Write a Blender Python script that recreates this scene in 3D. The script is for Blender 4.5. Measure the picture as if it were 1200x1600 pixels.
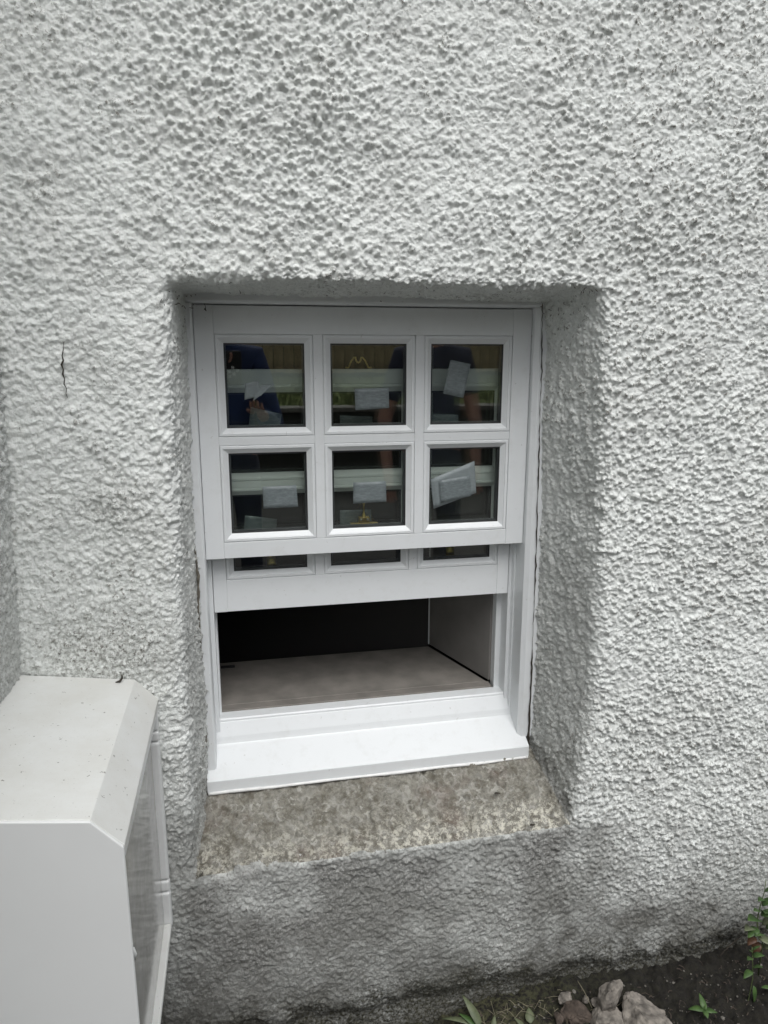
import bpy, bmesh, math, random
import numpy as np
from mathutils import Vector, Matrix, Euler

random.seed(7)
SC = bpy.context.scene
COL = SC.collection
for o in list(bpy.data.objects):
    bpy.data.objects.remove(o, do_unlink=True)

# ------------------------------------------------------------------ camera
CP = Vector((0.03033, -1.77888, -0.03181))
PITCH, YAW, ROLL, FPX = 0.21467, 0.19952, -0.00052, 1110.0
_f = Vector((math.sin(YAW)*math.cos(PITCH), math.cos(YAW)*math.cos(PITCH), -math.sin(PITCH)))
_r0 = Vector((math.cos(YAW), -math.sin(YAW), 0.0))
_d0 = _f.cross(_r0)
_r = math.cos(ROLL)*_r0 + math.sin(ROLL)*_d0
_d = -math.sin(ROLL)*_r0 + math.cos(ROLL)*_d0
cd = bpy.data.cameras.new('camera')
cam = bpy.data.objects.new('camera', cd)
COL.objects.link(cam)
cam.matrix_world = Matrix(((_r.x, -_d.x, -_f.x, CP.x), (_r.y, -_d.y, -_f.y, CP.y),
                           (_r.z, -_d.z, -_f.z, CP.z), (0, 0, 0, 1)))
cd.sensor_fit = 'VERTICAL'
cd.sensor_height = 24.0
cd.lens = FPX/1600.0*24.0
cd.clip_start = 0.02
cd.clip_end = 500
SC.camera = cam

# ------------------------------------------------------------------ light (overcast day)
w = bpy.data.worlds.new('World')
SC.world = w
w.use_nodes = True
wn = w.node_tree
wn.nodes.clear()
sky = wn.nodes.new('ShaderNodeTexSky')
sky.sky_type = 'NISHITA'
sky.sun_disc = False
SUN_EL, SUN_AZ = math.radians(57), math.radians(174)      # azimuth clockwise from +Y
sky.sun_elevation = SUN_EL
sky.sun_rotation = SUN_AZ
sky.dust_density = 3.0
hs = wn.nodes.new('ShaderNodeHueSaturation')
hs.inputs['Saturation'].default_value = 0.22
bg = wn.nodes.new('ShaderNodeBackground')
bg.inputs['Strength'].default_value = 0.135
wo = wn.nodes.new('ShaderNodeOutputWorld')
wn.links.new(sky.outputs[0], hs.inputs['Color'])
wn.links.new(hs.outputs[0], bg.inputs[0])
wn.links.new(bg.outputs[0], wo.inputs[0])
sl = bpy.data.lights.new('sun', 'SUN')
sl.energy = 1.5
sl.angle = math.radians(42)
sl.color = (0.985, 0.99, 1.0)
so = bpy.data.objects.new('sun', sl)
COL.objects.link(so)
sdir = Vector((math.sin(SUN_AZ)*math.cos(SUN_EL), math.cos(SUN_AZ)*math.cos(SUN_EL), math.sin(SUN_EL)))
so.rotation_euler = sdir.to_track_quat('Z', 'Y').to_euler()
so.location = (0, -4, 6)
SC.view_settings.view_transform = 'Standard'
SC.view_settings.look = 'None'
SC.view_settings.gamma = 1.0
SC.view_settings.exposure = 0.19
SC.view_settings.use_curve_mapping = False
SC.render.engine = 'CYCLES'
SC.cycles.max_bounces = 10
SC.cycles.transparent_max_bounces = 24


def at(px, py, y):
    """photo position -> the place in the world on the plane Y = y (survey of the photograph)"""
    v = _f + _r*((px-600)/FPX) + _d*((py-800)/FPX)
    return CP + v*((y-CP.y)/v.y)


def atz(px, py, z):
    v = _f + _r*((px-600)/FPX) + _d*((py-800)/FPX)
    return CP + v*((z-CP.z)/v.z)

# ------------------------------------------------------------------ materials


def new_mat(name):
    m = bpy.data.materials.new(name)
    m.use_nodes = True
    nt = m.node_tree
    return m, nt, nt.nodes['Principled BSDF']


def tex(nt, kind, scale, detail=4, rough=0.55, vec=None, out=0):
    n = nt.nodes.new(kind)
    n.inputs['Scale'].default_value = scale
    if kind == 'ShaderNodeTexNoise':
        n.inputs['Detail'].default_value = detail
        n.inputs['Roughness'].default_value = rough
    if vec is None:
        tc = nt.nodes.get('TC') or nt.nodes.new('ShaderNodeTexCoord')
        tc.name = 'TC'
        vec = tc.outputs['Object']
    nt.links.new(vec, n.inputs['Vector'])
    return n.outputs[out]


def ramp(nt, src, a, b, c0=(0, 0, 0, 1), c1=(1, 1, 1, 1)):
    r = nt.nodes.new('ShaderNodeValToRGB')
    r.color_ramp.elements[0].position = a
    r.color_ramp.elements[1].position = b
    r.color_ramp.elements[0].color = c0
    r.color_ramp.elements[1].color = c1
    nt.links.new(src, r.inputs[0])
    return r.outputs[0]


def mix(nt, fac, a, b, mode='MIX'):
    m = nt.nodes.new('ShaderNodeMix')
    m.data_type = 'RGBA'
    m.blend_type = mode
    for i, v in ((0, fac), (6, a), (7, b)):
        if isinstance(v, (int, float)):
            m.inputs[i].default_value = v
        elif isinstance(v, tuple):
            m.inputs[i].default_value = v if len(v) == 4 else v+(1,)
        else:
            nt.links.new(v, m.inputs[i])
    return m.outputs[2]


def mth(nt, op, a, b=0.0, clamp=False):
    m = nt.nodes.new('ShaderNodeMath')
    m.operation = op
    m.use_clamp = clamp
    for i, v in ((0, a), (1, b)):
        if isinstance(v, (int, float)):
            m.inputs[i].default_value = v
        else:
            nt.links.new(v, m.inputs[i])
    return m.outputs[0]


def bump(nt, bs, h, strength=0.3, dist=0.002):
    b = nt.nodes.new('ShaderNodeBump')
    b.inputs['Strength'].default_value = strength
    b.inputs['Distance'].default_value = dist
    nt.links.new(h, b.inputs['Height'])
    nt.links.new(b.outputs[0], bs.inputs['Normal'])


def attr(nt, name):
    a = nt.nodes.new('ShaderNodeAttribute')
    a.attribute_name = name
    return a.outputs['Fac']


def simple(name, c, rough=0.5, nscale=None, amt=0.12, bstr=0.0, bscale=200, metal=0.0, coat=0.0):
    m, nt, bs = new_mat(name)
    bs.inputs['Base Color'].default_value = c+(1,)
    bs.inputs['Roughness'].default_value = rough
    bs.inputs['Metallic'].default_value = metal
    bs.inputs['Coat Weight'].default_value = coat
    if nscale:
        n = tex(nt, 'ShaderNodeTexNoise', nscale, 5)
        f = ramp(nt, n, 0.35, 0.65)
        lo = tuple(v*(1-amt) for v in c)
        hi = tuple(min(1, v*(1+amt)) for v in c)
        nt.links.new(mix(nt, f, lo, hi), bs.inputs['Base Color'])
    if bstr:
        bump(nt, bs, tex(nt, 'ShaderNodeTexNoise', bscale, 4), bstr)
    return m


def mat_wall():
    m, nt, bs = new_mat('painted_roughcast')
    fine = tex(nt, 'ShaderNodeTexNoise', 160, 5, 0.8)
    mid = tex(nt, 'ShaderNodeTexNoise', 45, 5, 0.6)
    big = tex(nt, 'ShaderNodeTexNoise', 5, 4, 0.6)
    white = mix(nt, ramp(nt, mid, 0.35, 0.7), (0.80, 0.825, 0.795), (0.86, 0.88, 0.85))
    white = mix(nt, mth(nt, 'MULTIPLY', ramp(nt, big, 0.45, 0.75), 0.35), white, (0.73, 0.735, 0.70))
    # grime specks sitting on the worn nodules
    sp = mth(nt, 'MULTIPLY', ramp(nt, tex(nt, 'ShaderNodeTexNoise', 150, 4, 0.8), 0.50, 0.56),
             mth(nt, 'MULTIPLY', attr(nt, 'worn'), 1.0, True), True)
    white = mix(nt, mth(nt, 'MULTIPLY', sp, 0.9), white, (0.15, 0.14, 0.115))
    g = attr(nt, 'cement')
    gf = mth(nt, 'ADD', g, mth(nt, 'MULTIPLY', mth(nt, 'SUBTRACT', fine, 0.5), 1.0), True)
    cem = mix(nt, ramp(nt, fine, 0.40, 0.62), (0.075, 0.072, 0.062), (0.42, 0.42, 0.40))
    cem = mix(nt, mth(nt, 'MULTIPLY', attr(nt, 'low_dark'), 0.72), cem, (0.062, 0.058, 0.044))
    cem = mix(nt, mth(nt, 'MULTIPLY', ramp(nt, big, 0.4, 0.7), mth(nt, 'SUBTRACT', 1.0, attr(nt, 'low_dark'))), cem, (0.18, 0.18, 0.162))
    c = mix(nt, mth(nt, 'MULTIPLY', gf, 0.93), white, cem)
    mg = attr(nt, 'moss')
    mf = mth(nt, 'MULTIPLY', mg, ramp(nt, tex(nt, 'ShaderNodeTexNoise', 150, 5, 0.7), 0.38, 0.6), True)
    c = mix(nt, mf, c, (0.045, 0.042, 0.026))
    nt.links.new(c, bs.inputs['Base Color'])
    bs.inputs['Roughness'].default_value = 0.62
    bs.inputs['Specular IOR Level'].default_value = 0.35
    bump(nt, bs, mth(nt, 'ADD', tex(nt, 'ShaderNodeTexNoise', 150, 6, 0.75), mth(nt, 'MULTIPLY', tex(nt, 'ShaderNodeTexVoronoi', 190), -0.35)), 0.8, 0.005)
    return m


def mat_ledge():
    m, nt, bs = new_mat('pebbly_ledge_stone')
    fine = tex(nt, 'ShaderNodeTexNoise', 130, 7, 0.78)
    nv = nt.nodes.new('ShaderNodeTexNoise')
    nv.inputs['Scale'].default_value = 30
    nt.links.new(nt.nodes['TC'].outputs['Object'], nv.inputs['Vector'])
    wv = nt.nodes.new('ShaderNodeVectorMath')
    wv.operation = 'MULTIPLY_ADD'
    wv.inputs[1].default_value = (0.022, 0.022, 0.022)
    nt.links.new(nv.outputs['Color'], wv.inputs[0])
    nt.links.new(nt.nodes['TC'].outputs['Object'], wv.inputs[2])
    vd = tex(nt, 'ShaderNodeTexVoronoi', 50, vec=wv.outputs[0])
    vc = tex(nt, 'ShaderNodeTexVoronoi', 50, vec=wv.outputs[0], out=1)
    sepc = nt.nodes.new('ShaderNodeSeparateColor')
    nt.links.new(vc, sepc.inputs[0])
    big = tex(nt, 'ShaderNodeTexNoise', 7, 5, 0.65)
    red = tex(nt, 'ShaderNodeTexNoise', 6.5, 4, 0.6)
    blot = tex(nt, 'ShaderNodeTexNoise', 22, 7, 0.75)
    c = mix(nt, ramp(nt, fine, 0.32, 0.68), (0.13, 0.122, 0.10), (0.31, 0.30, 0.26))
    peb = mth(nt, 'MULTIPLY', ramp(nt, vd, 0.48, 0.22), ramp(nt, sepc.outputs[0], 0.25, 0.8), True)
    c = mix(nt, mth(nt, 'MULTIPLY', peb, 0.75), c, mix(nt, sepc.outputs[1], (0.46, 0.45, 0.41), (0.25, 0.245, 0.22)))
    c = mix(nt, mth(nt, 'MULTIPLY', ramp(nt, blot, 0.50, 0.58), 0.7), c, (0.11, 0.098, 0.072))
    c = mix(nt, mth(nt, 'MULTIPLY', ramp(nt, red, 0.55, 0.70), 0.55), c, (0.13, 0.085, 0.065))
    lich = mth(nt, 'MULTIPLY', mth(nt, 'ADD', attr(nt, 'lichen'), 0.15), ramp(nt, tex(nt, 'ShaderNodeTexNoise', 60, 7, 0.85), 0.49, 0.55), True)
    c = mix(nt, mth(nt, 'MULTIPLY', lich, 0.9), c, (0.66, 0.64, 0.55))
    nt.links.new(c, bs.inputs['Base Color'])
    bs.inputs['Roughness'].default_value = 0.85
    bump(nt, bs, mth(nt, 'SUBTRACT', mth(nt, 'MULTIPLY', fine, 0.8), vd), 0.9, 0.005)
    return m


def mat_window():
    m, nt, bs = new_mat('white_window_paint')
    n = tex(nt, 'ShaderNodeTexNoise', 8, 4)
    c = mix(nt, n, (0.735, 0.755, 0.76), (0.765, 0.785, 0.79))
    s = mth(nt, 'MULTIPLY', ramp(nt, tex(nt, 'ShaderNodeTexNoise', 75, 3, 0.6), 0.70, 0.735), 0.30)
    st = tex(nt, 'ShaderNodeTexNoise', 26, 5, 0.7)
    c = mix(nt, mth(nt, 'MULTIPLY', ramp(nt, st, 0.52, 0.72), 0.22), c, (0.56, 0.56, 0.53))
    nt.links.new(mix(nt, s, c, (0.3, 0.28, 0.24)), bs.inputs['Base Color'])
    bs.inputs['Roughness'].default_value = 0.36
    bump(nt, bs, tex(nt, 'ShaderNodeTexNoise', 60, 3), 0.06, 0.001)
    return m


def mat_glass():
    m = bpy.data.materials.new('window_glass')
    m.use_nodes = True
    nt = m.node_tree
    nt.nodes.clear()
    out = nt.nodes.new('ShaderNodeOutputMaterial')
    tr = nt.nodes.new('ShaderNodeBsdfTransparent')
    tr.inputs[0].default_value = (0.94, 0.955, 0.94, 1)
    gl = nt.nodes.new('ShaderNodeBsdfGlossy')
    gl.inputs['Roughness'].default_value = 0.0
    gl.inputs['Color'].default_value = (1, 1, 1, 1)
    fr = nt.nodes.new('ShaderNodeFresnel')
    fr.inputs[0].default_value = 1.52
    geo = nt.nodes.new('ShaderNodeNewGeometry')
    fac = mth(nt, 'MULTIPLY', mth(nt, 'MULTIPLY', fr.outputs[0], 2.6, True), mth(nt, 'SUBTRACT', 1.0, geo.outputs['Backfacing']))
    mx = nt.nodes.new('ShaderNodeMixShader')
    nt.links.new(fac, mx.inputs[0])
    nt.links.new(tr.outputs[0], mx.inputs[1])
    nt.links.new(gl.outputs[0], mx.inputs[2])
    nt.links.new(mx.outputs[0], out.inputs[0])
    return m


def mat_sticker(name='grey_label_film', a=(0.16, 0.19, 0.195), b=(0.29, 0.325, 0.33)):
    m, nt, bs = new_mat(name)
    mp = nt.nodes.new('ShaderNodeMapping')
    tc = nt.nodes.new('ShaderNodeTexCoord')
    tc.name = 'TC'
    mp.inputs['Scale'].default_value = (1, 1, 3.5)
    nt.links.new(tc.outputs['Object'], mp.inputs[0])
    n = tex(nt, 'ShaderNodeTexNoise', 75, 6, 0.7, mp.outputs[0])
    f = ramp(nt, n, 0.42, 0.80)
    bs.inputs['Alpha'].default_value = 0.85
    nt.links.new(mix(nt, f, a, b), bs.inputs['Base Color'])
    bs.inputs['Roughness'].default_value = 0.45
    bump(nt, bs, n, 0.2, 0.0006)
    return m


def mat_box(name, gloss, dirty):
    m, nt, bs = new_mat(name)
    c = (0.72, 0.73, 0.71)
    col = c
    if dirty:
        film = ramp(nt, tex(nt, 'ShaderNodeTexNoise', 9, 6, 0.7), 0.35, 0.7)
        col = mix(nt, mth(nt, 'MULTIPLY', film, 0.45), c, (0.56, 0.545, 0.49))
        sp = ramp(nt, tex(nt, 'ShaderNodeTexNoise', 85, 3, 0.65), 0.68, 0.715)
        col = mix(nt, mth(nt, 'MULTIPLY', sp, 0.8), col, (0.12, 0.11, 0.09))
        sp2 = ramp(nt, tex(nt, 'ShaderNodeTexNoise', 300, 3, 0.65), 0.66, 0.72)
        col = mix(nt, mth(nt, 'MULTIPLY', sp2, 0.45), col, (0.25, 0.24, 0.2))
        nt.links.new(col, bs.inputs['Base Color'])
    elif gloss < 0.1:
        n = tex(nt, 'ShaderNodeTexNoise', 22, 6, 0.7)
        nt.links.new(mix(nt, ramp(nt, n, 0.3, 0.7), (0.36, 0.355, 0.33), (0.55, 0.55, 0.53)), bs.inputs['Base Color'])  # grey mottle stands in for the wall mirrored in the white door
    else:
        n = tex(nt, 'ShaderNodeTexNoise', 5, 3)
        nt.links.new(mix(nt, n, (0.69, 0.70, 0.69), (0.75, 0.76, 0.75)), bs.inputs['Base Color'])
    bs.inputs['Roughness'].default_value = gloss
    bump(nt, bs, tex(nt, 'ShaderNodeTexNoise', 500 if not dirty else 160, 2), 0.07, 0.001)
    return m


def mat_soil():
    m, nt, bs = new_mat('dark_soil')
    fine = tex(nt, 'ShaderNodeTexNoise', 160, 6, 0.75)
    big = tex(nt, 'ShaderNodeTexNoise', 6, 4)
    c = mix(nt, ramp(nt, fine, 0.35, 0.7), (0.004, 0.0036, 0.003), (0.024, 0.020, 0.015))
    g = attr(nt, 'green')
    gf = mth(nt, 'MULTIPLY', g, ramp(nt, tex(nt, 'ShaderNodeTexNoise', 70, 5, 0.7), 0.42, 0.6), True)
    c = mix(nt, mth(nt, 'MULTIPLY', gf, 0.85), c, mix(nt, big, (0.06, 0.07, 0.03), (0.10, 0.09, 0.05)))
    nt.links.new(c, bs.inputs['Base Color'])
    bs.inputs['Roughness'].default_value = 0.95
    bump(nt, bs, fine, 0.9, 0.006)
    return m


def mat_leaf(name, c0, c1):
    m, nt, bs = new_mat(name)
    n = tex(nt, 'ShaderNodeTexNoise', 60, 5, 0.7)
    nt.links.new(mix(nt, ramp(nt, n, 0.35, 0.65), c0, c1), bs.inputs['Base Color'])
    bs.inputs['Roughness'].default_value = 0.55
    bump(nt, bs, tex(nt, 'ShaderNodeTexNoise', 220, 3), 0.3, 0.001)
    return m


M = {}
M['wall'] = mat_wall()
M['ledge'] = mat_ledge()
M['paint'] = mat_window()
M['glass'] = mat_glass()
M['sticker'] = mat_sticker()
M['backing'] = mat_sticker('pale_backing_paper', (0.24, 0.275, 0.28), (0.30, 0.34, 0.345))
M['spacer'] = simple('grey_spacer', (0.10, 0.105, 0.11), 0.4, metal=0.3)
M['gasket'] = simple('dark_gasket', (0.02, 0.02, 0.022), 0.5)
M['brass'] = simple('brass', (0.62, 0.47, 0.17), 0.28, 60, 0.15, metal=1.0)
M['steel'] = simple('zinc_screw', (0.6, 0.58, 0.5), 0.3, metal=1.0)
M['box_top'] = mat_box('weathered_white_grp', 0.42, True)
M['box_side'] = mat_box('white_grp', 0.3, False)
M['box_gloss'] = mat_box('reflection_grey_grp', 0.03, False)
M['box_gloss'].node_tree.nodes['Principled BSDF'].inputs['IOR'].default_value = 1.7
M['soil'] = mat_soil()
M['sealant'] = simple('white_sealant', (0.74, 0.74, 0.72), 0.5, 40, 0.08, 0.3, 90)
M['mortar'] = simple('grey_mortar_gap', (0.14, 0.125, 0.10), 0.95, 90, 0.5, 0.8, 150)
M['board'] = simple('window_board', (0.20, 0.185, 0.165), 0.7, 14, 0.16, 0.15, 80)
M['cheek'] = simple('plaster_cheek', (0.19, 0.18, 0.168), 0.8, 10, 0.08)
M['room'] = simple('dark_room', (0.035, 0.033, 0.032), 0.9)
M['rock'] = simple('pinkish_rubble', (0.205, 0.185, 0.16), 0.95, 42, 0.5, 0.8, 110)
M['rock2'] = simple('brown_rubble', (0.09, 0.07, 0.056), 0.95, 45, 0.35, 0.8, 110)
M['crumb'] = simple('pale_crumb', (0.17, 0.16, 0.14), 0.9)
M['leaf'] = mat_leaf('green_leaf', (0.035, 0.075, 0.02), (0.075, 0.14, 0.035))
M['leaf_dull'] = mat_leaf('dull_leaf', (0.085, 0.105, 0.055), (0.15, 0.17, 0.095))
M['leaf_brown'] = mat_leaf('dead_leaf', (0.07, 0.03, 0.016), (0.12, 0.06, 0.03))
M['stem'] = simple('stem_green', (0.10, 0.13, 0.05), 0.6)
M['twig'] = simple('dry_twig', (0.035, 0.028, 0.02), 0.8)
M['straw'] = simple('dry_straw', (0.20, 0.18, 0.12), 0.8)
M['paving'] = simple('dark_paving', (0.028, 0.026, 0.024), 0.9, 12, 0.3, 0.4, 90)
M['kerb'] = simple('pale_kerb', (0.17, 0.16, 0.14), 0.85, 25, 0.2)
M['grass'] = simple('lawn', (0.14, 0.17, 0.05), 0.95, 3, 0.45, 0.6, 60)
M['grass_blade'] = simple('grass_blade', (0.15, 0.18, 0.07), 0.7, 4, 0.4)
M['fence'] = simple('fence_timber', (0.50, 0.41, 0.25), 0.85, 6, 0.35, 0.4, 60)
M['fence_dark'] = simple('fence_rail_timber', (0.05, 0.042, 0.032), 0.85)
M['hedge'] = simple('hedge_leaves', (0.045, 0.07, 0.025), 0.8, 3, 0.4)
M['skin'] = simple('skin', (0.36, 0.19, 0.15), 0.5, 30, 0.08)
M['blue'] = simple('blue_jacket', (0.018, 0.035, 0.11), 0.8, 12, 0.2, 0.3, 60)
M['navy'] = simple('navy_tshirt', (0.035, 0.04, 0.07), 0.85, 12, 0.2, 0.3, 60)
M['denim'] = simple('dark_trousers', (0.03, 0.035, 0.06), 0.85, 20, 0.2)
M['hair'] = simple('brown_hair', (0.05, 0.03, 0.02), 0.6)
M['black'] = simple('black_case', (0.01, 0.01, 0.012), 0.35)
M['whitep'] = simple('white_print', (0.7, 0.7, 0.7), 0.5)

# ------------------------------------------------------------------ object helpers


def link(name, me, mat=None, parent=None):
    o = bpy.data.objects.new(name, me)
    COL.objects.link(o)
    if mat is not None:
        me.materials.append(mat)
    if parent is not None:
        o.parent = parent
    return o


def obj(name, bm, mat, parent=None, bev=0.0, smooth=False, seg=2):
    me = bpy.data.meshes.new(name)
    bm.normal_update()
    bm.to_mesh(me)
    bm.free()
    o = link(name, me, mat, parent)
    if smooth:
        for p in me.polygons:
            p.use_smooth = True
    if bev:
        b = o.modifiers.new('bevel', 'BEVEL')
        b.width = bev
        b.segments = seg
        b.limit_method = 'ANGLE'
        b.angle_limit = math.radians(30)
    return o


def tag(o, label=None, cat=None, group=None, kind=None):
    if label:
        o['label'] = label
    if cat:
        o['category'] = cat
    if group:
        o['group'] = group
    if kind:
        o['kind'] = kind
    return o


def empty(name, loc, label, cat, group=None):
    o = bpy.data.objects.new(name, None)
    COL.objects.link(o)
    o.location = loc
    o.empty_display_size = 0.05
    return tag(o, label, cat, group)


def box(bm, x0, x1, y0, y1, z0, z1):
    v = [bm.verts.new((x, y, z)) for x in (x0, x1) for y in (y0, y1) for z in (z0, z1)]
    for f in ((0, 1, 3, 2), (4, 6, 7, 5), (0, 4, 5, 1), (2, 3, 7, 6), (0, 2, 6, 4), (1, 5, 7, 3)):
        bm.faces.new([v[i] for i in f])


def off(o, root):
    """children are modelled in world coordinates; shift so that the thing's base carries them"""
    o.location = -Vector(root.location)
    return o


def part(name, bm, mat, root, bev=0.0, smooth=False, seg=2):
    o = obj(name, bm, mat, root, bev, smooth, seg)
    if root.type == 'EMPTY':
        off(o, root)
    return o


def tube(bm, pts, rad, n=8, caps=True):
    pts = [Vector(p) for p in pts]
    rads = rad if isinstance(rad, (list, tuple)) else [rad]*len(pts)
    rings = []
    up = Vector((0.13, 0.21, 0.97))
    for i, p in enumerate(pts):
        t = (pts[min(i+1, len(pts)-1)]-pts[max(i-1, 0)]).normalized()
        a = t.cross(up)
        if a.length < 0.1:
            a = t.cross(Vector((1, 0, 0)))
        a.normalize()
        b = t.cross(a)
        rings.append([bm.verts.new(p+(a*math.cos(2*math.pi*k/n)+b*math.sin(2*math.pi*k/n))*rads[i]) for k in range(n)])
    for i in range(len(rings)-1):
        for k in range(n):
            bm.faces.new((rings[i][k], rings[i][(k+1) % n], rings[i+1][(k+1) % n], rings[i+1][k]))
    if caps:
        bm.faces.new(rings[0][::-1])
        bm.faces.new(rings[-1])


def prism_x(bm, prof, x0, x1, taper=0.0):
    """extrude a closed (y, z) profile along X"""
    a = [bm.verts.new((x0, y, z)) for y, z in prof]
    b = [bm.verts.new((x1, y, z)) for y, z in prof]
    n = len(prof)
    bm.faces.new(a)
    bm.faces.new(b[::-1])
    for i in range(n):
        bm.faces.new((a[i], b[i], b[(i+1) % n], a[(i+1) % n]))


def prism_z(bm, prof, z0, z1):
    a = [bm.verts.new((x, y, z0)) for x, y in prof]
    b = [bm.verts.new((x, y, z1)) for x, y in prof]
    n = len(prof)
    bm.faces.new(a[::-1])
    bm.faces.new(b)
    for i in range(n):
        bm.faces.new((a[(i+1) % n], b[(i+1) % n], b[i], a[i]))

# ------------------------------------------------------------------ numpy noise


def _hash(ix, iy, iz, seed):
    h = (ix.astype(np.uint32)*np.uint32(374761393) + iy.astype(np.uint32)*np.uint32(668265263)
         + iz.astype(np.uint32)*np.uint32(2147483647) + np.uint32(seed*974711 & 0xffffffff))
    h = (h ^ (h >> np.uint32(13)))*np.uint32(1274126177)
    h = (h ^ (h >> np.uint32(15)))*np.uint32(2246822519)
    h = h ^ (h >> np.uint32(14))
    return h.astype(np.float32)/np.float32(4294967295.0)


def vnoise(p, scale, seed=0):
    q = (p*scale).astype(np.float32)+np.float32(1000.0)
    i = np.floor(q).astype(np.int64)
    f = q-i
    f = f*f*f*(f*(f*6-15)+10)
    r = 0
    for dx in (0, 1):
        wx = f[:, 0] if dx else 1-f[:, 0]
        for dy in (0, 1):
            wy = f[:, 1] if dy else 1-f[:, 1]
            for dz in (0, 1):
                wz = f[:, 2] if dz else 1-f[:, 2]
                r = r+_hash(i[:, 0]+dx, i[:, 1]+dy, i[:, 2]+dz, seed)*wx*wy*wz
    return r*2-1


def fbm(p, scale, octv=3, seed=0, gain=0.5):
    r = 0
    a = 1.0
    for k in range(octv):
        r = r+a*vnoise(p, scale*(2.03**k), seed+k*17)
        a *= gain
    return r


def blobs(p, cell, seed=0, power=3.0, rmin=0.28):
    """union of domes, one jittered dome per cell"""
    q = (p/cell).astype(np.float32)+np.float32(500.0)
    i = np.floor(q-0.5).astype(np.int64)
    acc = np.zeros(len(p), np.float32)
    for dx in (0, 1):
        for dy in (0, 1):
            for dz in (0, 1):
                a, b, c = i[:, 0]+dx, i[:, 1]+dy, i[:, 2]+dz
                cx = a+_hash(a, b, c, seed)
                cy = b+_hash(a, b, c, seed+1)
                cz = c+_hash(a, b, c, seed+2)
                rr = rmin+(0.5-rmin)*_hash(a, b, c, seed+3)
                d2 = ((q[:, 0]-cx)**2+(q[:, 1]-cy)**2+(q[:, 2]-cz)**2)/(rr*rr)
                dm = np.clip(1-d2, 0, 1)**0.8*rr*2
                acc += dm**power
    return acc**(1/power)


def sstep(a, b, x):
    t = np.clip((x-a)/(b-a), 0, 1)
    return t*t*(3-2*t)


def grid_mesh(name, V, F, mats, midx=None, attrs=None, smooth=True):
    me = bpy.data.meshes.new(name)
    me.vertices.add(len(V))
    me.vertices.foreach_set('co', V.astype(np.float32).ravel())
    me.loops.add(F.size)
    me.loops.foreach_set('vertex_index', F.astype(np.int32).ravel())
    me.polygons.add(len(F))
    me.polygons.foreach_set('loop_start', np.arange(0, F.size, 4, dtype=np.int32))
    me.polygons.foreach_set('loop_total', np.full(len(F), 4, np.int32))
    me.update(calc_edges=True)
    me.polygons.foreach_set('use_smooth', np.full(len(F), smooth, bool))
    for k, a in (attrs or {}).items():
        at_ = me.attributes.new(k, 'FLOAT', 'POINT')
        at_.data.foreach_set('value', a.astype(np.float32))
    for m_ in mats:
        me.materials.append(m_)
    return me


def compact(V, F, attrs):
    used = np.zeros(len(V), bool)
    used[F.ravel()] = True
    idx = np.cumsum(used)-1
    return V[used], idx[F], {k: a[used] for k, a in attrs.items()}

# ------------------------------------------------------------------ house wall with the deep window recess
YW = -0.25            # outer face of the wall
ZG = -1.755           # ground at the foot of the wall
UL, UR, VT, VB = -0.115, 0.862, 0.117, -1.245
DEP = 0.25


def rough_height(P, kind=0):
    """roughcast relief in metres"""
    wv = np.stack([vnoise(P, 34, 5), vnoise(P, 34, 6), vnoise(P, 34, 7)], 1)*0.0022
    Q = P+wv
    big = fbm(P, 3.2, 2, 11)*0.007+fbm(P, 11, 2, 21)*0.0035
    n1 = blobs(Q, 0.0180, 31)
    n2 = blobs(Q, 0.0148, 41)
    n3 = blobs(Q, 0.0090, 51)
    patch = 0.85+0.5*vnoise(P, 5, 61)+0.25*vnoise(P, 17, 62)
    nod = (np.maximum(n1, n2*0.95)*0.0092 + n3*0.0054)*patch
    mid = fbm(P, 95, 3, 71, 0.65)*0.0022
    return big, nod, mid, n1, n2, n3


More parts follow.
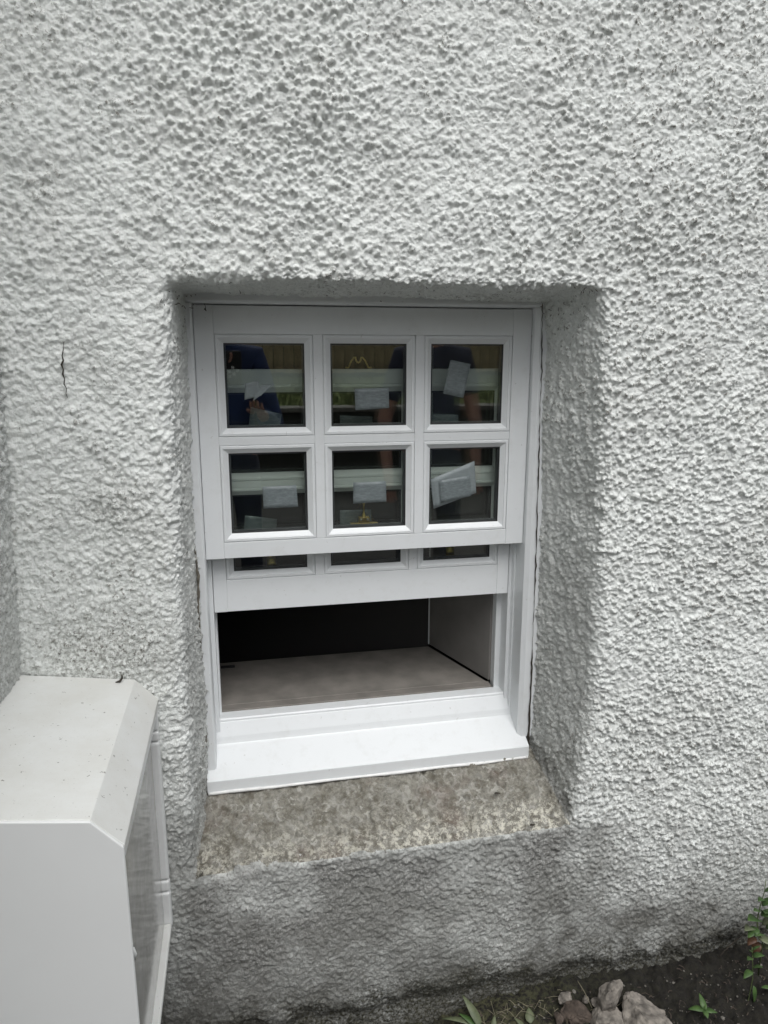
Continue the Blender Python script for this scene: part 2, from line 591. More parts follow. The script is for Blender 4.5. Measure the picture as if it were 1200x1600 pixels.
def build_wall():
    h = 0.0025
    us = np.arange(-0.50, 1.66, h)
    vs = np.arange(-1.86, 0.80, h)
    nu, nv = len(us), len(vs)
    U, V = np.meshgrid(us, vs)           # [v,u]
    s = np.minimum.reduce([U-UL, UR-U, VT-V, V-VB])
    sc = np.clip(s, 0, DEP+0.02)
    t = sc/DEP
    zk = [-1.3, -1.16, -0.8, -0.44, 0.1]
    Xin = np.interp(V, zk, [0.798, 0.803, 0.803, 0.795, 0.778])
    Xout = np.interp(V, [-1.3, -1.2, -1.0, -0.72, -0.4, 0.05, 0.15], [0.835, 0.85, 0.878, 0.892, 0.876, 0.850, 0.843])
    Lin = np.interp(V, zk, [-0.086, -0.086, -0.082, -0.082, -0.080])
    Lout = np.interp(V, [-1.3, -1.1, -0.7, -0.2, 0.1], [-0.128, -0.125, -0.112, -0.112, -0.098])
    Tin = 0.104 + 0.003*np.sin(U*19)
    Tout = 0.120 + 0.004*np.sin(U*7+1)
    Bin, Bout = -1.118, -1.250
    xl = Lout+(Lin-Lout)*t
    xr = Xout+(Xin-Xout)*t
    zt = Tout+(Tin-Tout)*t
    zb = Bout+(Bin-Bout)*t
    uu = (U-(UL+sc))/((UR-sc)-(UL+sc))
    vv = (V-(VB+sc))/((VT-sc)-(VB+sc))
    X = np.where(s > 0, xl+(xr-xl)*uu, U)
    Z = np.where(s > 0, zb+(zt-zb)*vv, V)
    Y = np.where(s > 0, YW+sc, YW)
    # gentle swell of the old wall
    fall = np.exp(-((U-UR)/0.16)**2)*(s <= 0)*sstep(-1.4, -1.2, V)*(1-sstep(0.1, 0.3, V))
    X = X+fall*(Xout-UR)
    P = np.stack([X, Y, Z], -1)
    side_b = (V-VB <= s+1e-9) & (s > -0.05)
    wgt = (1-sstep(0.12, 0.19, np.abs(s)))
    wgt2 = wgt*np.where(np.abs(s) < 0.19, 1, 0)
    wgt2 = wgt2[..., None]
    for it in range(95):
        if it == 46:     # tighter arris at the head than at the jambs
            keep = np.where((VT-V <= np.abs(s)+0.02) & (U > UL+0.02) & (U < UR-0.02), 0.25, 1.0)[..., None]
            wgt2 = wgt2*keep
        A = P.copy()
        A[1:-1, 1:-1] = (P[2:, 1:-1]+P[:-2, 1:-1]+P[1:-1, 2:]+P[1:-1, :-2])*0.25
        P = P+(A-P)*wgt2
    du = np.gradient(P, axis=1)
    dv = np.gradient(P, axis=0)
    N = np.cross(du, dv)
    N /= np.linalg.norm(N, axis=-1, keepdims=True)+1e-12
    Pf = P.reshape(-1, 3)
    Nf = N.reshape(-1, 3)
    sf = s.ravel()
    uf, vf = U.ravel(), V.ravel()
    big, nod, mid, n1, n2, n3 = rough_height(Pf)
    bot = (side_b & (s > 0)).ravel().astype(np.float32)
    n_lo = fbm(Pf, 14, 3, 81)
    botc = (((V-VB-s).ravel() < 0.003+0.016*np.clip(fbm(Pf, 30, 3, 85), 0, 1)) & (sf > 0.004)).astype(np.float32)
    ledge = np.maximum(bot, botc)*sstep(-0.004, 0.012, sf+0.016*n_lo+0.007*fbm(Pf, 60, 3, 83))
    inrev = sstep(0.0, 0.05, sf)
    top_rev = ((VT-V <= s+1e-9) & (s > 0.02)).ravel()
    # cement apron below the window and towards the ground
    zf = Pf[:, 2]
    xf = Pf[:, 0]
    low = 1-sstep(-1.74, -1.22, zf+0.05*n_lo)
    apron = (1-sstep(-1.275, -1.205, zf+0.018*n_lo))*(1-sstep(0.74, 1.25, xf+0.12*n_lo))*sstep(-0.35, -0.1, xf)
    left_low = (1-sstep(-1.20, -0.86, zf+0.06*n_lo))*(1-sstep(-0.10, 0.0, xf))*0.75
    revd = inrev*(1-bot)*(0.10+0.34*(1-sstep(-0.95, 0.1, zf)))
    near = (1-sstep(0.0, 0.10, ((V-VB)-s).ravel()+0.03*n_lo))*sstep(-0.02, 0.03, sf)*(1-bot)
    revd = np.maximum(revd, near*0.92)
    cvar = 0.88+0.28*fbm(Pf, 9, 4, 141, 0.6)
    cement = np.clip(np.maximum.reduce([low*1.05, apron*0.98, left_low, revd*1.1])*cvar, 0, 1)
    amp = 1-0.34*inrev-0.55*low*(1-inrev)-0.42*apron*(1-low*0.6)
    amp = amp*(0.92+0.25*fbm(Pf, 2.6, 2, 151))
    amp = np.where(top_rev, 0.22, amp)
    strk = fbm(Pf*np.array([1, 1, 0.35]), 60, 3, 91)*0.0035*inrev*(1-bot)
    leftsmooth = (1-sstep(-0.35, 0.25, xf))*(1-inrev)
    hgt = big*(1-0.4*inrev)+nod*amp*(1-0.38*leftsmooth)+mid*(0.7+0.6*amp)+strk
    led_h = 0.0075+big*0.8+blobs(Pf+0.004*fbm(Pf,60,2,107)[:,None], 0.030, 101, 3, 0.15)*0.0085+fbm(Pf, 60, 4, 103, 0.65)*0.0055+fbm(Pf, 16, 2, 104)*0.006
    bl = (sstep(-0.03, 0.02, sf)*((V-VB <= s+1e-9).ravel()))
    hgt = hgt*(1-bl)+led_h*bl
    # hollow at the foot, hairline crack
    foot = 1-sstep(-1.735, -1.665, zf+0.02*n_lo)
    hgt = hgt-foot*0.022
    D = Pf+Nf*(-1.0)*hgt[:, None] if N[5, 5, 1] > 0 else Pf+Nf*hgt[:, None]
    # worn paint and grime
    wn_ = fbm(Pf, 3.1, 3, 111)+0.2
    patchy = 0.50*sstep(-0.1, 0.8, wn_)+0.75*sstep(0.35, 1.15, xf)*(sstep(-0.3, 0.6, zf)+0.45)
    spots = sstep(0.25, 0.75, vnoise(Pf, 17, 117))
    worn = (sstep(0.22, 0.55, np.maximum(n1, n2))*1.0+0.12)*np.clip(patchy+spots*0.7, 0, 1)+0.5*revd
    ol = np.exp(-(((xf+0.26)/0.16)**2+((zf+0.66)/0.12)**2))+0.9*np.exp(-(((xf+0.25)/0.09)**2+((zf+0.34)/0.05)**2))
    worn = np.clip(worn+0.5*ol+0.35*sstep(-0.75, -1.1, zf), 0, 1)
    moss = np.clip((1-sstep(-1.74, -1.60, zf+0.05*n_lo))*1.1+0.32*ol+foot+0.15*low, 0, 1)
    crk = np.zeros(len(Pf))
    low_dark = np.clip((1-sstep(-1.74, -1.36, zf+0.08*n_lo))+0.35*sstep(0.3, 0.8, fbm(Pf, 5, 3, 131))*low+0.0, 0, 1)  # darkens the cement towards the ground, with random patches low down
    attrs = dict(cement=cement, worn=worn, low_dark=low_dark, moss=moss,
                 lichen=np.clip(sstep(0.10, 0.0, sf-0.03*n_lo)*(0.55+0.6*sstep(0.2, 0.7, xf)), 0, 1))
    idx = np.arange(nu*nv).reshape(nv, nu)
    Fq = np.stack([idx[:-1, :-1], idx[:-1, 1:], idx[1:, 1:], idx[1:, :-1]], -1).reshape(-1, 4)
    sm = np.maximum.reduce([sf[Fq[:, k]] for k in range(4)])
    keep = sm < DEP
    Fq = Fq[keep]
    isl = ledge[Fq].mean(1) > 0.5
    FA, FB = Fq[~isl], Fq[isl]
    # coarse continuation outside the picture
    VA, FA, AA = compact(D, FA, attrs)
    ex = []
    exf = []

    def quad(x0, x1, z0, z1, y=YW-0.004):
        b = len(VA)+len(ex)
        ex.extend([(x0, y, z0), (x1, y, z0), (x1, y, z1), (x0, y, z1)])
        exf.append((b, b+1, b+2, b+3))
    quad(1.64, 5.0, -2.0, 3.2)
    quad(-0.8, 1.66, 0.78, 3.2)
    # wall top and its back, so that it is a solid wall
    VA2 = np.concatenate([VA, np.array(ex)])
    FA2 = np.concatenate([FA, np.array(exf)])
    AA2 = {k: np.concatenate([a, np.full(len(ex), 0.1)]) for k, a in AA.items()}
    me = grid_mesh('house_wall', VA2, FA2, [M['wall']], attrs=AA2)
    wo_ = link('house_wall', me)
    wo_['kind'] = 'thing'
    tag(wo_, 'white painted roughcast house wall with a deep recess round the small window', 'wall')
    VBm, FBm, AB = compact(D, FB, attrs)
    me2 = grid_mesh('ledge', VBm, FBm, [M['ledge']], attrs=AB)
    lg = link('ledge', me2, parent=wo_)
    lg['label'] = 'rough brown pebbly stone ledge below the white window sill'
    return wo_


WALL = build_wall()


def corner_x(z):
    return -0.42-0.049*(-0.035-z)


def build_side_wall():
    h = 0.004
    ys = np.arange(-0.62, -0.235, h)
    zs = np.arange(-0.86, 0.06, h)
    Yg, Zg = np.meshgrid(ys, zs)
    X = corner_x(Zg)
    P = np.stack([X, Yg, Zg], -1).reshape(-1, 3)
    big, nod, mid, n1, n2, n3 = rough_height(P+3.0)
    lim = sstep(-0.235, -0.26, P[:, 1])
    D = P.copy()
    D[:, 0] += (big*0.5+nod+mid)
    n, m_ = Yg.shape
    idx = np.arange(n*m_).reshape(n, m_)
    F = np.stack([idx[:-1, :-1], idx[1:, :-1], idx[1:, 1:], idx[:-1, 1:]], -1).reshape(-1, 4)
    ex, exf = [], []

    def quad(a, b, c, d):
        k = len(D)+len(ex)
        ex.extend([a, b, c, d])
        exf.append((k, k+1, k+2, k+3))
    y0, y1 = -1.25, -0.61
    X2 = -0.432
    quad((X2, y0, 0.05), (X2, -0.24, 0.05), (X2, -0.24, 3.2), (X2, y0, 3.2))
    quad((-0.455, y0, -2), (-0.455, y1, -2), (-0.435, y1, 0.055), (-0.435, y0, 0.055))
    quad((-0.52, y1, -2), (-0.52, -0.24, -2), (-0.462, -0.24, -0.855), (-0.462, y1, -0.855))
    quad((-2.5, y0, -2), (-0.455, y0, -2), (-0.432, y0, 3.2), (-2.5, y0, 3.2))
    D = np.concatenate([D, np.array(ex)])
    F = np.concatenate([F, np.array(exf)])
    at_ = {k: np.full(len(D), v) for k, v in (('cement', 0.12), ('worn', 0.5), ('moss', 0.0), ('low_dark', 0.0))}
    at_['cement'][:n*m_] = 0.55*(1-sstep(-0.9, -0.3, P[:, 2]))
    me = grid_mesh('side_wall', D, F, [M['wall']], attrs=at_)
    o = link('side_wall', me)
    o['kind'] = 'thing'
    tag(o, 'white roughcast wall jutting out at the left edge behind the meter cabinet', 'wall')


build_side_wall()

# hairline crack in the paint, left of the window: a thin dark sunken seam
bm = bmesh.new()
cp = [(100, 534), (99, 540), (99, 546), (97, 556), (99, 563), (96, 570), (99, 577), (98, 585), (101, 592), (100, 600), (104, 607), (103, 615), (106, 622)]
pts = [at(a, b, YW-0.0095) for a, b in cp]
tube(bm, pts, [0.0003, 0.0005, 0.0008, 0.0011, 0.0016, 0.0021, 0.0014, 0.0018, 0.0009, 0.0012, 0.0008, 0.0006, 0.0003], 6)
o = obj('crack', bm, M['twig'], WALL)
o['label'] = 'short dark crack in the paint left of the window'

# ------------------------------------------------------------------ the sash window
WX0, WX1 = -0.105, 0.83
win = empty('sash_window', (0.35, 0.0, -1.14),
            'white painted timber sash window with small panes, its lower half raised open', 'window')
win['kind'] = 'thing'


def P_(name, fn, mat='paint', bev=0.0012, parent=win, smooth=False):
    b = bmesh.new()
    fn(b)
    return part(name, b, M[mat], parent, bev, smooth)


# jambs: stepped boxes (outer lining, parting bead, inner channel)
def jambL(b):
    prof = [(-0.115, -0.045), (-0.072, -0.045), (-0.069, -0.043), (-0.067, -0.038), (-0.0665, 0.029), (-0.0565, 0.029), (-0.0565, 0.033),
            (-0.0575, 0.078), (-0.052, 0.078), (-0.052, 0.105), (-0.115, 0.105)]
    prism_z(b, prof, -1.093, 0.089)


def jambR(b):
    prof = [(0.835, -0.045), (0.783, -0.045), (0.777, -0.040), (0.7715, -0.036), (0.7715, 0.024), (0.7675, 0.024), (0.7655, 0.036),
            (0.7565, 0.036), (0.7565, 0.082), (0.741, 0.082), (0.741, 0.112), (0.835, 0.112)]
    prism_z(b, prof[::-1], -1.093, 0.089)


P_('frame_jamb', jambL, bev=0.0008)
P_('frame_jamb', jambR, bev=0.0008)


def head(b):
    prof = [(-0.045, 0.18), (-0.045, 0.096), (-0.041, 0.0905), (-0.037, 0.089), (0.112, 0.089), (0.112, 0.18)]
    prism_x(b, prof, WX0-0.01, WX1+0.01)


P_('frame_head', head, bev=0.0008)


def sill(b):
    # sloping weathered sill with a square nose
    prof = [(-0.072, -1.141), (-0.072, -1.1095), (-0.070, -1.1065), (0.014, -1.0575), (0.0175, -1.0545), (0.0200, -1.048), (0.0230, -1.038), (0.0400, -1.0035),
            (0.0410, -1.0030), (0.0415, -0.9975), (0.0450, -0.9945), (0.082, -0.9950), (0.082, -1.16), (-0.02, -1.16)]
    prism_x(b, prof, -0.092, 0.795)


P_('window_sill', sill, bev=0.0014)
def sealant():
    b = bmesh.new()
    pts = []
    rs = []
    for i in range(90):
        x = -0.09+i/89*0.882
        pts.append((x, -0.0730+0.0008*math.sin(i*0.31), -1.1425+0.0008*math.sin(i*0.23)))
        rs.append(0.0040+0.0010*math.sin(i*0.21)*math.sin(i*0.083+1)+random.uniform(-.0003, .0003))
    tube(b, pts, rs, 8)
    part('sealant_bead', b, M['sealant'], win, 0, True)


sealant()

# --- sashes
GX = [0.0, 0.255, 0.510]
GW = 0.190
GH = 0.2005
BW = 0.021     # bead width


def bead_ring(b, x0, x1, z0, z1, yf):
    """mitred moulding round one glass opening, profile (distance, y)"""
    prof = [(0.0, 0.018), (0.0, 0.0125), (0.0105, 0.0035), (0.012, 0.003), (0.0125, 0.0003), (0.0188, 0.0003), (0.0192, 0.0025), (0.0205, 0.0025), (0.0212, 0.02)]
    cs = []
    for d, y in prof:
        cs.append([b.verts.new((x, yf+y, z)) for x, z in ((x0-d, z0-d), (x1+d, z0-d), (x1+d, z1+d), (x0-d, z1+d))])
    for i in range(len(cs)-1):
        for k in range(4):
            b.faces.new((cs[i][k], cs[i][(k+1) % 4], cs[i+1][(k+1) % 4], cs[i+1][k]))
    for k in range(4):
        b.faces.new((cs[-1][k], cs[-1][(k+1) % 4], cs[0][(k+1) % 4], cs[0][k]))


def spacer_ring(b, x0, x1, z0, z1, y0, y1, w_=0.006):
    box(b, x0-0.004, x0+w_, y0, y1, z0-0.004, z1+0.004)
    box(b, x1-w_, x1+0.004, y0, y1, z0-0.004, z1+0.004)
    box(b, x0+w_, x1-w_, y0, y1, z0-0.004, z0+w_)
    box(b, x0+w_, x1-w_, y0, y1, z1-w_, z1+0.004)


def make_sash(name, yf, sx0, sx1, ztop_glass, rowgap, z_top, z_bot, label):
    """frame of stiles and rails; glazing bars, beads, panes and spacers are its pieces"""
    th = 0.042
    x0g, x1g = GX[0], GX[2]+GW
    rows = [(ztop_glass-GH, ztop_glass), (ztop_glass-2*GH-rowgap, ztop_glass-GH-rowgap)]
    b = bmesh.new()
    zt, zb = rows[0][1]+BW, rows[1][0]-BW
    box(b, sx0, x0g-BW, yf, yf+th, z_bot, z_top)
    box(b, x1g+BW, sx1, yf, yf+th, z_bot, z_top)
    box(b, x0g-BW, x1g+BW, yf+0.0006, yf+th, zt, z_top-0.0005)
    box(b, x0g-BW, x1g+BW, yf+0.0006, yf+th, z_bot+0.0004, zb)
    root = part(name, b, M['paint'], win, 0.0012)
    root['label'] = label
    loc = root.location.copy()
    for k in (0, 1):
        b = bmesh.new()
        box(b, GX[k]+GW+BW, GX[k+1]-BW, yf+0.0002, yf+th, zb, zt)
        obj('glazing_bar', b, M['paint'], root, 0.001)
    for k in (0, 1, 2):
        b = bmesh.new()
        box(b, GX[k]-BW, GX[k]+GW+BW, yf+0.0012, yf+th-0.001, rows[1][1]+BW, rows[0][0]-BW)
        obj('glazing_bar', b, M['paint'], root, 0.001)
    for (z0, z1) in rows:
        for k in range(3):
            x0, x1 = GX[k], GX[k]+GW
            b = bmesh.new()
            bead_ring(b, x0, x1, z0, z1, yf)
            obj('glazing_bead', b, M['paint'], root, 0.0006)
            b = bmesh.new()
            box(b, x0-BW, x1+BW, yf+0.034, yf+th-0.002, z0-BW, z0-0.003)
            box(b, x0-BW, x1+BW, yf+0.034, yf+th-0.002, z1+0.003, z1+BW)
            box(b, x0-BW, x0-0.003, yf+0.034, yf+th-0.002, z0-0.003, z1+0.003)
            box(b, x1+0.003, x1+BW, yf+0.034, yf+th-0.002, z0-0.003, z1+0.003)
            obj('inner_bead', b, M['paint'], root, 0.0008)
            b = bmesh.new()
            spacer_ring(b, x0, x1, z0, z1, yf+0.0185, yf+0.0296, 0.0045)
            obj('spacer_bar', b, M['spacer'], root)
            b = bmesh.new()
            spacer_ring(b, x0, x1, z0, z1, yf+0.0120, yf+0.0142, 0.0016)
            obj('glazing_gasket', b, M['gasket'], root)
            for yy in (yf+0.0145, yf+0.030):
                b = bmesh.new()
                box(b, x0-0.003, x1+0.003, yy, yy+0.0035, z0-0.003, z1+0.003)
                obj('pane', b, M['glass'], root)
    return root


US = make_sash('sash', -0.020, -0.0660, 0.7706, 0.0, 0.0627, 0.087, -0.526,
               'outer upper sash with six glass panes')
LS = make_sash('sash', 0.034, -0.0552, 0.7545, -0.119, 0.0585, -0.061, -0.686,
               'inner lower sash pushed up behind the upper one')
YG_U = -0.020+0.0145    # outer face of the upper glass
YG_L = 0.034+0.0145


def sheet(name, corners, mat, root, y, curl=0.0, label=None, thick=0.0002, n=6):
    """thin label: bilinear patch through four photo corners on the glass, with slight curl"""
    c = [at(px, py, y) for px, py in corners]
    b = bmesh.new()
    g = []
    for layer in (0, 1):
        gl = []
        for i in range(n+1):
            row = []
            for j in range(n+1):
                u, v = j/n, i/n
                p = (c[0]*(1-u)+c[1]*u)*(1-v)+(c[3]*(1-u)+c[2]*u)*v
                lift = curl*(u*u)*(1-v*0.4)+0.0001*math.sin(9*u+5*v)**2
                p = Vector((p.x, p.y-lift-layer*thick, p.z))
                row.append(b.verts.new(p))
            gl.append(row)
        g.append(gl)
    for i in range(n):
        for j in range(n):
            b.faces.new((g[0][i][j], g[0][i][j+1], g[0][i+1][j+1], g[0][i+1][j]))
            b.faces.new((g[1][i][j], g[1][i+1][j], g[1][i+1][j+1], g[1][i][j+1]))
    for k in range(n):
        b.faces.new((g[0][0][k], g[1][0][k], g[1][0][k+1], g[0][0][k+1]))
        b.faces.new((g[0][n][k], g[0][n][k+1], g[1][n][k+1], g[1][n][k]))
        b.faces.new((g[0][k][0], g[0][k+1][0], g[1][k+1][0], g[1][k][0]))
        b.faces.new((g[0][k][n], g[1][k][n], g[1][k+1][n], g[0][k+1][n]))
    bmesh.ops.recalc_face_normals(b, faces=b.faces)
    o = obj(name, b, mat, root, 0, True)
    if label:
        o['label'] = label
    return o


yu = YG_U-0.0006
yl = YG_L-0.0006
sheet('label_sticker', [(383, 599), (403, 594), (409, 618), (382, 625)], M['backing'], US, yu, 0.004, 'crumpled half peeled label on the top left pane')
sheet('label_sticker', [(398, 603), (428, 600), (408, 617), (396, 626)], M['backing'], US, yu-0.001, 0.012, 'curled flap of the half peeled label on the top left pane')
sheet('label_sticker', [(554, 607.5), (607.5, 606), (608, 637.5), (555.5, 641)], M['sticker'], US, yu, 0, 'grey label on the top middle pane')
sheet('label_sticker', [(703.8, 562), (735.5, 568.8), (724, 621.8), (692, 615)], M['sticker'], US, yu, 0, 'tilted upright grey label on the top right pane')
sheet('label_sticker', [(410, 760.5), (463, 758), (465.8, 791.8), (412, 794.5)], M['sticker'], US, yu, 0, 'grey label on the bottom left pane')
sheet('label_sticker', [(552, 753.8), (603, 751.8), (603.8, 783.8), (552, 787)], M['sticker'], US, yu, 0, 'grey label on the bottom middle pane')
sheet('label_sticker', [(672.5, 749), (740.5, 720), (743.8, 770), (677.5, 795)], M['backing'], US, yu, 0.004, 'crooked pale backing sheet peeling from the bottom right pane')
sheet('label_sticker', [(686, 751), (735, 742.5), (736, 775), (688.8, 786)], M['sticker'], US, yu-0.0042, 0.0003, 'grey label on the crooked backing sheet of the bottom right pane')
sheet('label_sticker', [(392, 636), (440, 647), (437, 672), (388, 668)], M['sticker'], LS, yl, 0, 'dim label on the inner sash behind the top left pane')
sheet('label_sticker', [(531, 649), (582, 651), (582, 680), (531, 681)], M['sticker'], LS, yl, 0, 'dim label on the inner sash behind the top middle pane')
sheet('label_sticker', [(672, 646), (716, 648), (717, 678), (672, 680)], M['sticker'], LS, yl, 0, 'dim label on the inner sash behind the top right pane')
sheet('label_sticker', [(383, 805), (433, 811), (431, 836), (380, 836)], M['sticker'], LS, yl, 0, 'dim label on the inner sash behind the bottom left pane')
sheet('label_sticker', [(531, 797), (580, 796), (580, 822), (531, 823)], M['sticker'], LS, yl, 0, 'dim label on the inner sash behind the bottom middle pane')

# brass furniture: fastener arm on the lower sash's top rail, keep on the upper sash's bottom rail, lifts
b = bmesh.new()
c0 = at(560, 577, 0.055)
zt = -0.061


def arc_pts(cx, y, z0):
    return [(cx-0.034, y, z0+0.003), (cx-0.026, y, z0+0.003), (cx-0.023, y, z0+0.009), (cx-0.018, y, z0+0.020), (cx-0.011, y, z0+0.0285),
            (cx-0.0075, y, z0+0.029), (cx-0.006, y, z0+0.021), (cx-0.003, y, z0+0.0165), (cx, y, z0+0.0155), (cx+0.003, y, z0+0.0165), (cx+0.006, y, z0+0.021), (cx+0.0075, y, z0+0.029),
            (cx+0.011, y, z0+0.0285), (cx+0.018, y, z0+0.020), (cx+0.023, y, z0+0.009), (cx+0.026, y, z0+0.003), (cx+0.034, y, z0+0.003)]


tube(b, arc_pts(c0.x, 0.055, zt), 0.0023, 8)
ls1 = obj('sash_fastener', b, M['brass'], LS, 0, True)
ls1['label'] = 'arched brass fastener standing on the top rail of the inner sash'
b = bmesh.new()
c1 = at(568, 822, 0.036)
z1 = -0.462
box(b, c1.x-0.036, c1.x+0.036, 0.0225, 0.040, z1-0.003, z1+0.002)
box(b, c1.x-0.014, c1.x+0.014, 0.0226, 0.039, z1+0.0022, z1+0.018)
tube(b, [(c1.x, 0.030, z1+0.018), (c1.x, 0.030, z1+0.030), (c1.x, 0.030, z1+0.048), (c1.x, 0.030, z1+0.056)], [0.006, 0.0025, 0.0025, 0.0045], 10)
us1 = obj('fastener_keep', b, M['brass'], US, 0.0008)
us1['label'] = 'brass fastener keep with a post on the bottom rail of the outer sash'
for sx in (-0.009, 0.009):
    b = bmesh.new()
    bmesh.ops.create_icosphere(b, subdivisions=2, radius=0.0034, matrix=Matrix.Translation((c1.x+sx, 0.0222, z1+0.012)))
    obj('screw_head', b, M['steel'], US, 0, True)
for px, py in ((424, 873), (703, 855)):
    c = at(px, py, 0.082)
    b = bmesh.new()
    box(b, c.x-0.012, c.x+0.012, 0.077, 0.081, c.z-0.03, c.z+0.002)
    tube(b, [(c.x-0.009, 0.083, c.z), (c.x-0.009, 0.098, c.z+0.001), (c.x+0.009, 0.098, c.z+0.001), (c.x+0.009, 0.083, c.z)], 0.003, 8)
    obj('sash_lift', b, M['brass'], LS, 0, True)

# ragged grey mortar showing between render and frame
for cps, rr in (([(302, 850), (305, 872), (308, 900), (308, 940), (311, 985), (312, 1020), (311, 1050), (313, 1075)], [.0006, .002, .0035, .003, .0035, .0035, .003, .0006]),
                ([(315, 1140), (318, 1150), (318, 1172), (316, 1180)], [.001, .0045, .005, .001])):
    b = bmesh.new()
    pts = [at(a+1.5, c, -0.066) for a, c in cps]
    dn = []
    rd = []
    for i in range(len(pts)-1):
        for k in range(5):
            f_ = k/5
            p = pts[i].lerp(pts[i+1], f_)
            dn.append(p+Vector((random.uniform(-.0012, .0012), 0, 0)))
            rd.append(max(0.0006, rr[i]*(1-f_)+rr[i+1]*f_+random.uniform(-.0012, .0012)))
    tube(b, dn, rd, 6)
    o = obj('mortar_patch', b, M['mortar'], WALL, 0, False)
    o['label'] = 'ragged grey mortar exposed beside the left window jamb'

b = bmesh.new()
rg = random.Random(9)
cps = [(847, 474), (846, 520), (846, 580), (843, 640), (842, 700), (840, 760), (838, 830), (836, 900), (833, 960), (831, 1020), (828, 1090), (825, 1150), (825, 1182)]
dn, rd = [], []
for i in range(len(cps)-1):
    for k in range(9):
        f_ = k/9
        q = at(cps[i][0]*(1-f_)+cps[i+1][0]*f_+0.8, cps[i][1]*(1-f_)+cps[i+1][1]*f_, -0.049)
        dn.append(q+Vector((rg.uniform(-.0012, .0012), 0, 0)))
        gw = min(0.0032, max(0.0005, (rd[-1] if rd else 0.001)+rg.uniform(-.0007, .0007)))
        rd.append(gw if i < 11 else 0.0035)
tube(b, dn, rd, 6)
o = obj('mortar_gap', b, M['twig'], WALL, 0, False)
o['label'] = 'thin dark ragged gap between the render and the right window jamb'

# ------------------------------------------------------------------ inside
b = bmesh.new()
prism_z(b, [(-0.12, 0.114), (0.729, 0.114), (0.6265, 0.405), (-0.12, 0.405)], -1.008, -0.990)
o = obj('window_board', b, M['board'], None, 0.002)
tag(o, 'bare brown board lying inside the open window', 'board')
b = bmesh.new()
box(b, -0.12, 0.735, 0.0825, 0.1135, -1.02, -0.9905)
o = obj('window_board', b, M['board'], None, 0.001)
tag(o, 'narrow strip of bare board directly behind the window sill', 'board')
b = bmesh.new()
vs_ = [(0.735, 0.1125), (0.629, 0.416), (0.70, 0.45), (0.90, 0.1125)]
prism_z(b, vs_[::-1], -0.986, 0.16)
o = obj('interior_reveal', b, M['cheek'])
tag(o, kind='structure')
b = bmesh.new()
vs_ = [(-0.12, 0.1125), (-0.12, 0.45), (-0.3, 0.45), (-0.3, 0.1125)]
prism_z(b, vs_, -1.0, 0.16)
o = obj('interior_reveal', b, M['cheek'])
tag(o, kind='structure')
b = bmesh.new()
c = atz(356, 1042, -0.988)
box(b, c.x-0.022, c.x+0.022, c.y-0.006, c.y+0.006, -0.9895, -0.985)
tag(obj('tape_strip', b, M['black'], None, 0.001), 'small black strip lying at the far left end of the inner board', 'strip')
b = bmesh.new()
box(b, 0.6262, 0.6302, 0.409, 0.4135, -0.985, 0.16)
tag(obj('corner_bead', b, M['paint'], None, 0.001), kind='structure')
# far panel of the room, turned away to the left, and the dark room itself
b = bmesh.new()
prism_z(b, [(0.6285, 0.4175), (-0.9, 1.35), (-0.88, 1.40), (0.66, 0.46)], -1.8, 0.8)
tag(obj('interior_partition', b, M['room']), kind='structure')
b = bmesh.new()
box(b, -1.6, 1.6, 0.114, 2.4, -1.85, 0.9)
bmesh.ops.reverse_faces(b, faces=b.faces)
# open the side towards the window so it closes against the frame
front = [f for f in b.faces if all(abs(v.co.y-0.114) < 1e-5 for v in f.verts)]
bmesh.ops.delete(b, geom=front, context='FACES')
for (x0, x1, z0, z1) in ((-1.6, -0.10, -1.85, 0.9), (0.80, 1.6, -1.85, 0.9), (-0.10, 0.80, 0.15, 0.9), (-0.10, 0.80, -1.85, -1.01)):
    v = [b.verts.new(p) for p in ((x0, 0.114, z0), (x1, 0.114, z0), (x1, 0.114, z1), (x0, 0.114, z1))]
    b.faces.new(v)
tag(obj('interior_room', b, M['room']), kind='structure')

# ------------------------------------------------------------------ meter cabinet
BY0, BY1 = -0.752, -0.252
cab = empty('meter_cabinet', (-0.32, -0.5, -1.40),
            'glossy white plastic meter cabinet with chamfered top standing left of the window', 'cabinet')


def prism_y(b, prof, y0, y1):
    a = [b.verts.new((x, y0, z)) for x, z in prof]
    c = [b.verts.new((x, y1, z)) for x, z in prof]
    n = len(prof)
    b.faces.new(a)
    b.faces.new(c[::-1])
    for i in range(n):
        b.faces.new((a[(i+1) % n], a[i], c[i], c[(i+1) % n]))


b = bmesh.new()
prof = [(-0.475, -1.40), (-0.201, -1.40), (-0.201, -0.80), (-0.178, -0.80), (-0.1755, -0.776), (-0.220, -0.727), (-0.475, -0.691)]
prism_y(b, prof, BY0+0.006, BY1)
body = part('body', b, M['box_side'], cab, 0.004, False, 3)
# hood: weathered top skin
b = bmesh.new()
prof = [(-0.477, -0.7025), (-0.477, -0.689), (-0.2195, -0.7245), (-0.1735, -0.7755), (-0.1735, -0.790), (-0.1765, -0.790), (-0.1775, -0.778), (-0.2215, -0.7285)]
prism_y(b, [p for p in prof], BY0+0.0056, BY1+0.001)
hood = part('hood', b, M['box_top'], cab, 0.0014, False, 3)
b = bmesh.new()
prof = [(-0.476, -1.40), (-0.1735, -1.40), (-0.1735, -0.7750), (-0.2190, -0.7243), (-0.476, -0.6890)]
prism_y(b, prof, BY0, BY0+0.0055)
part('side_panel', b, M['box_side'], cab, 0.004, False, 4)
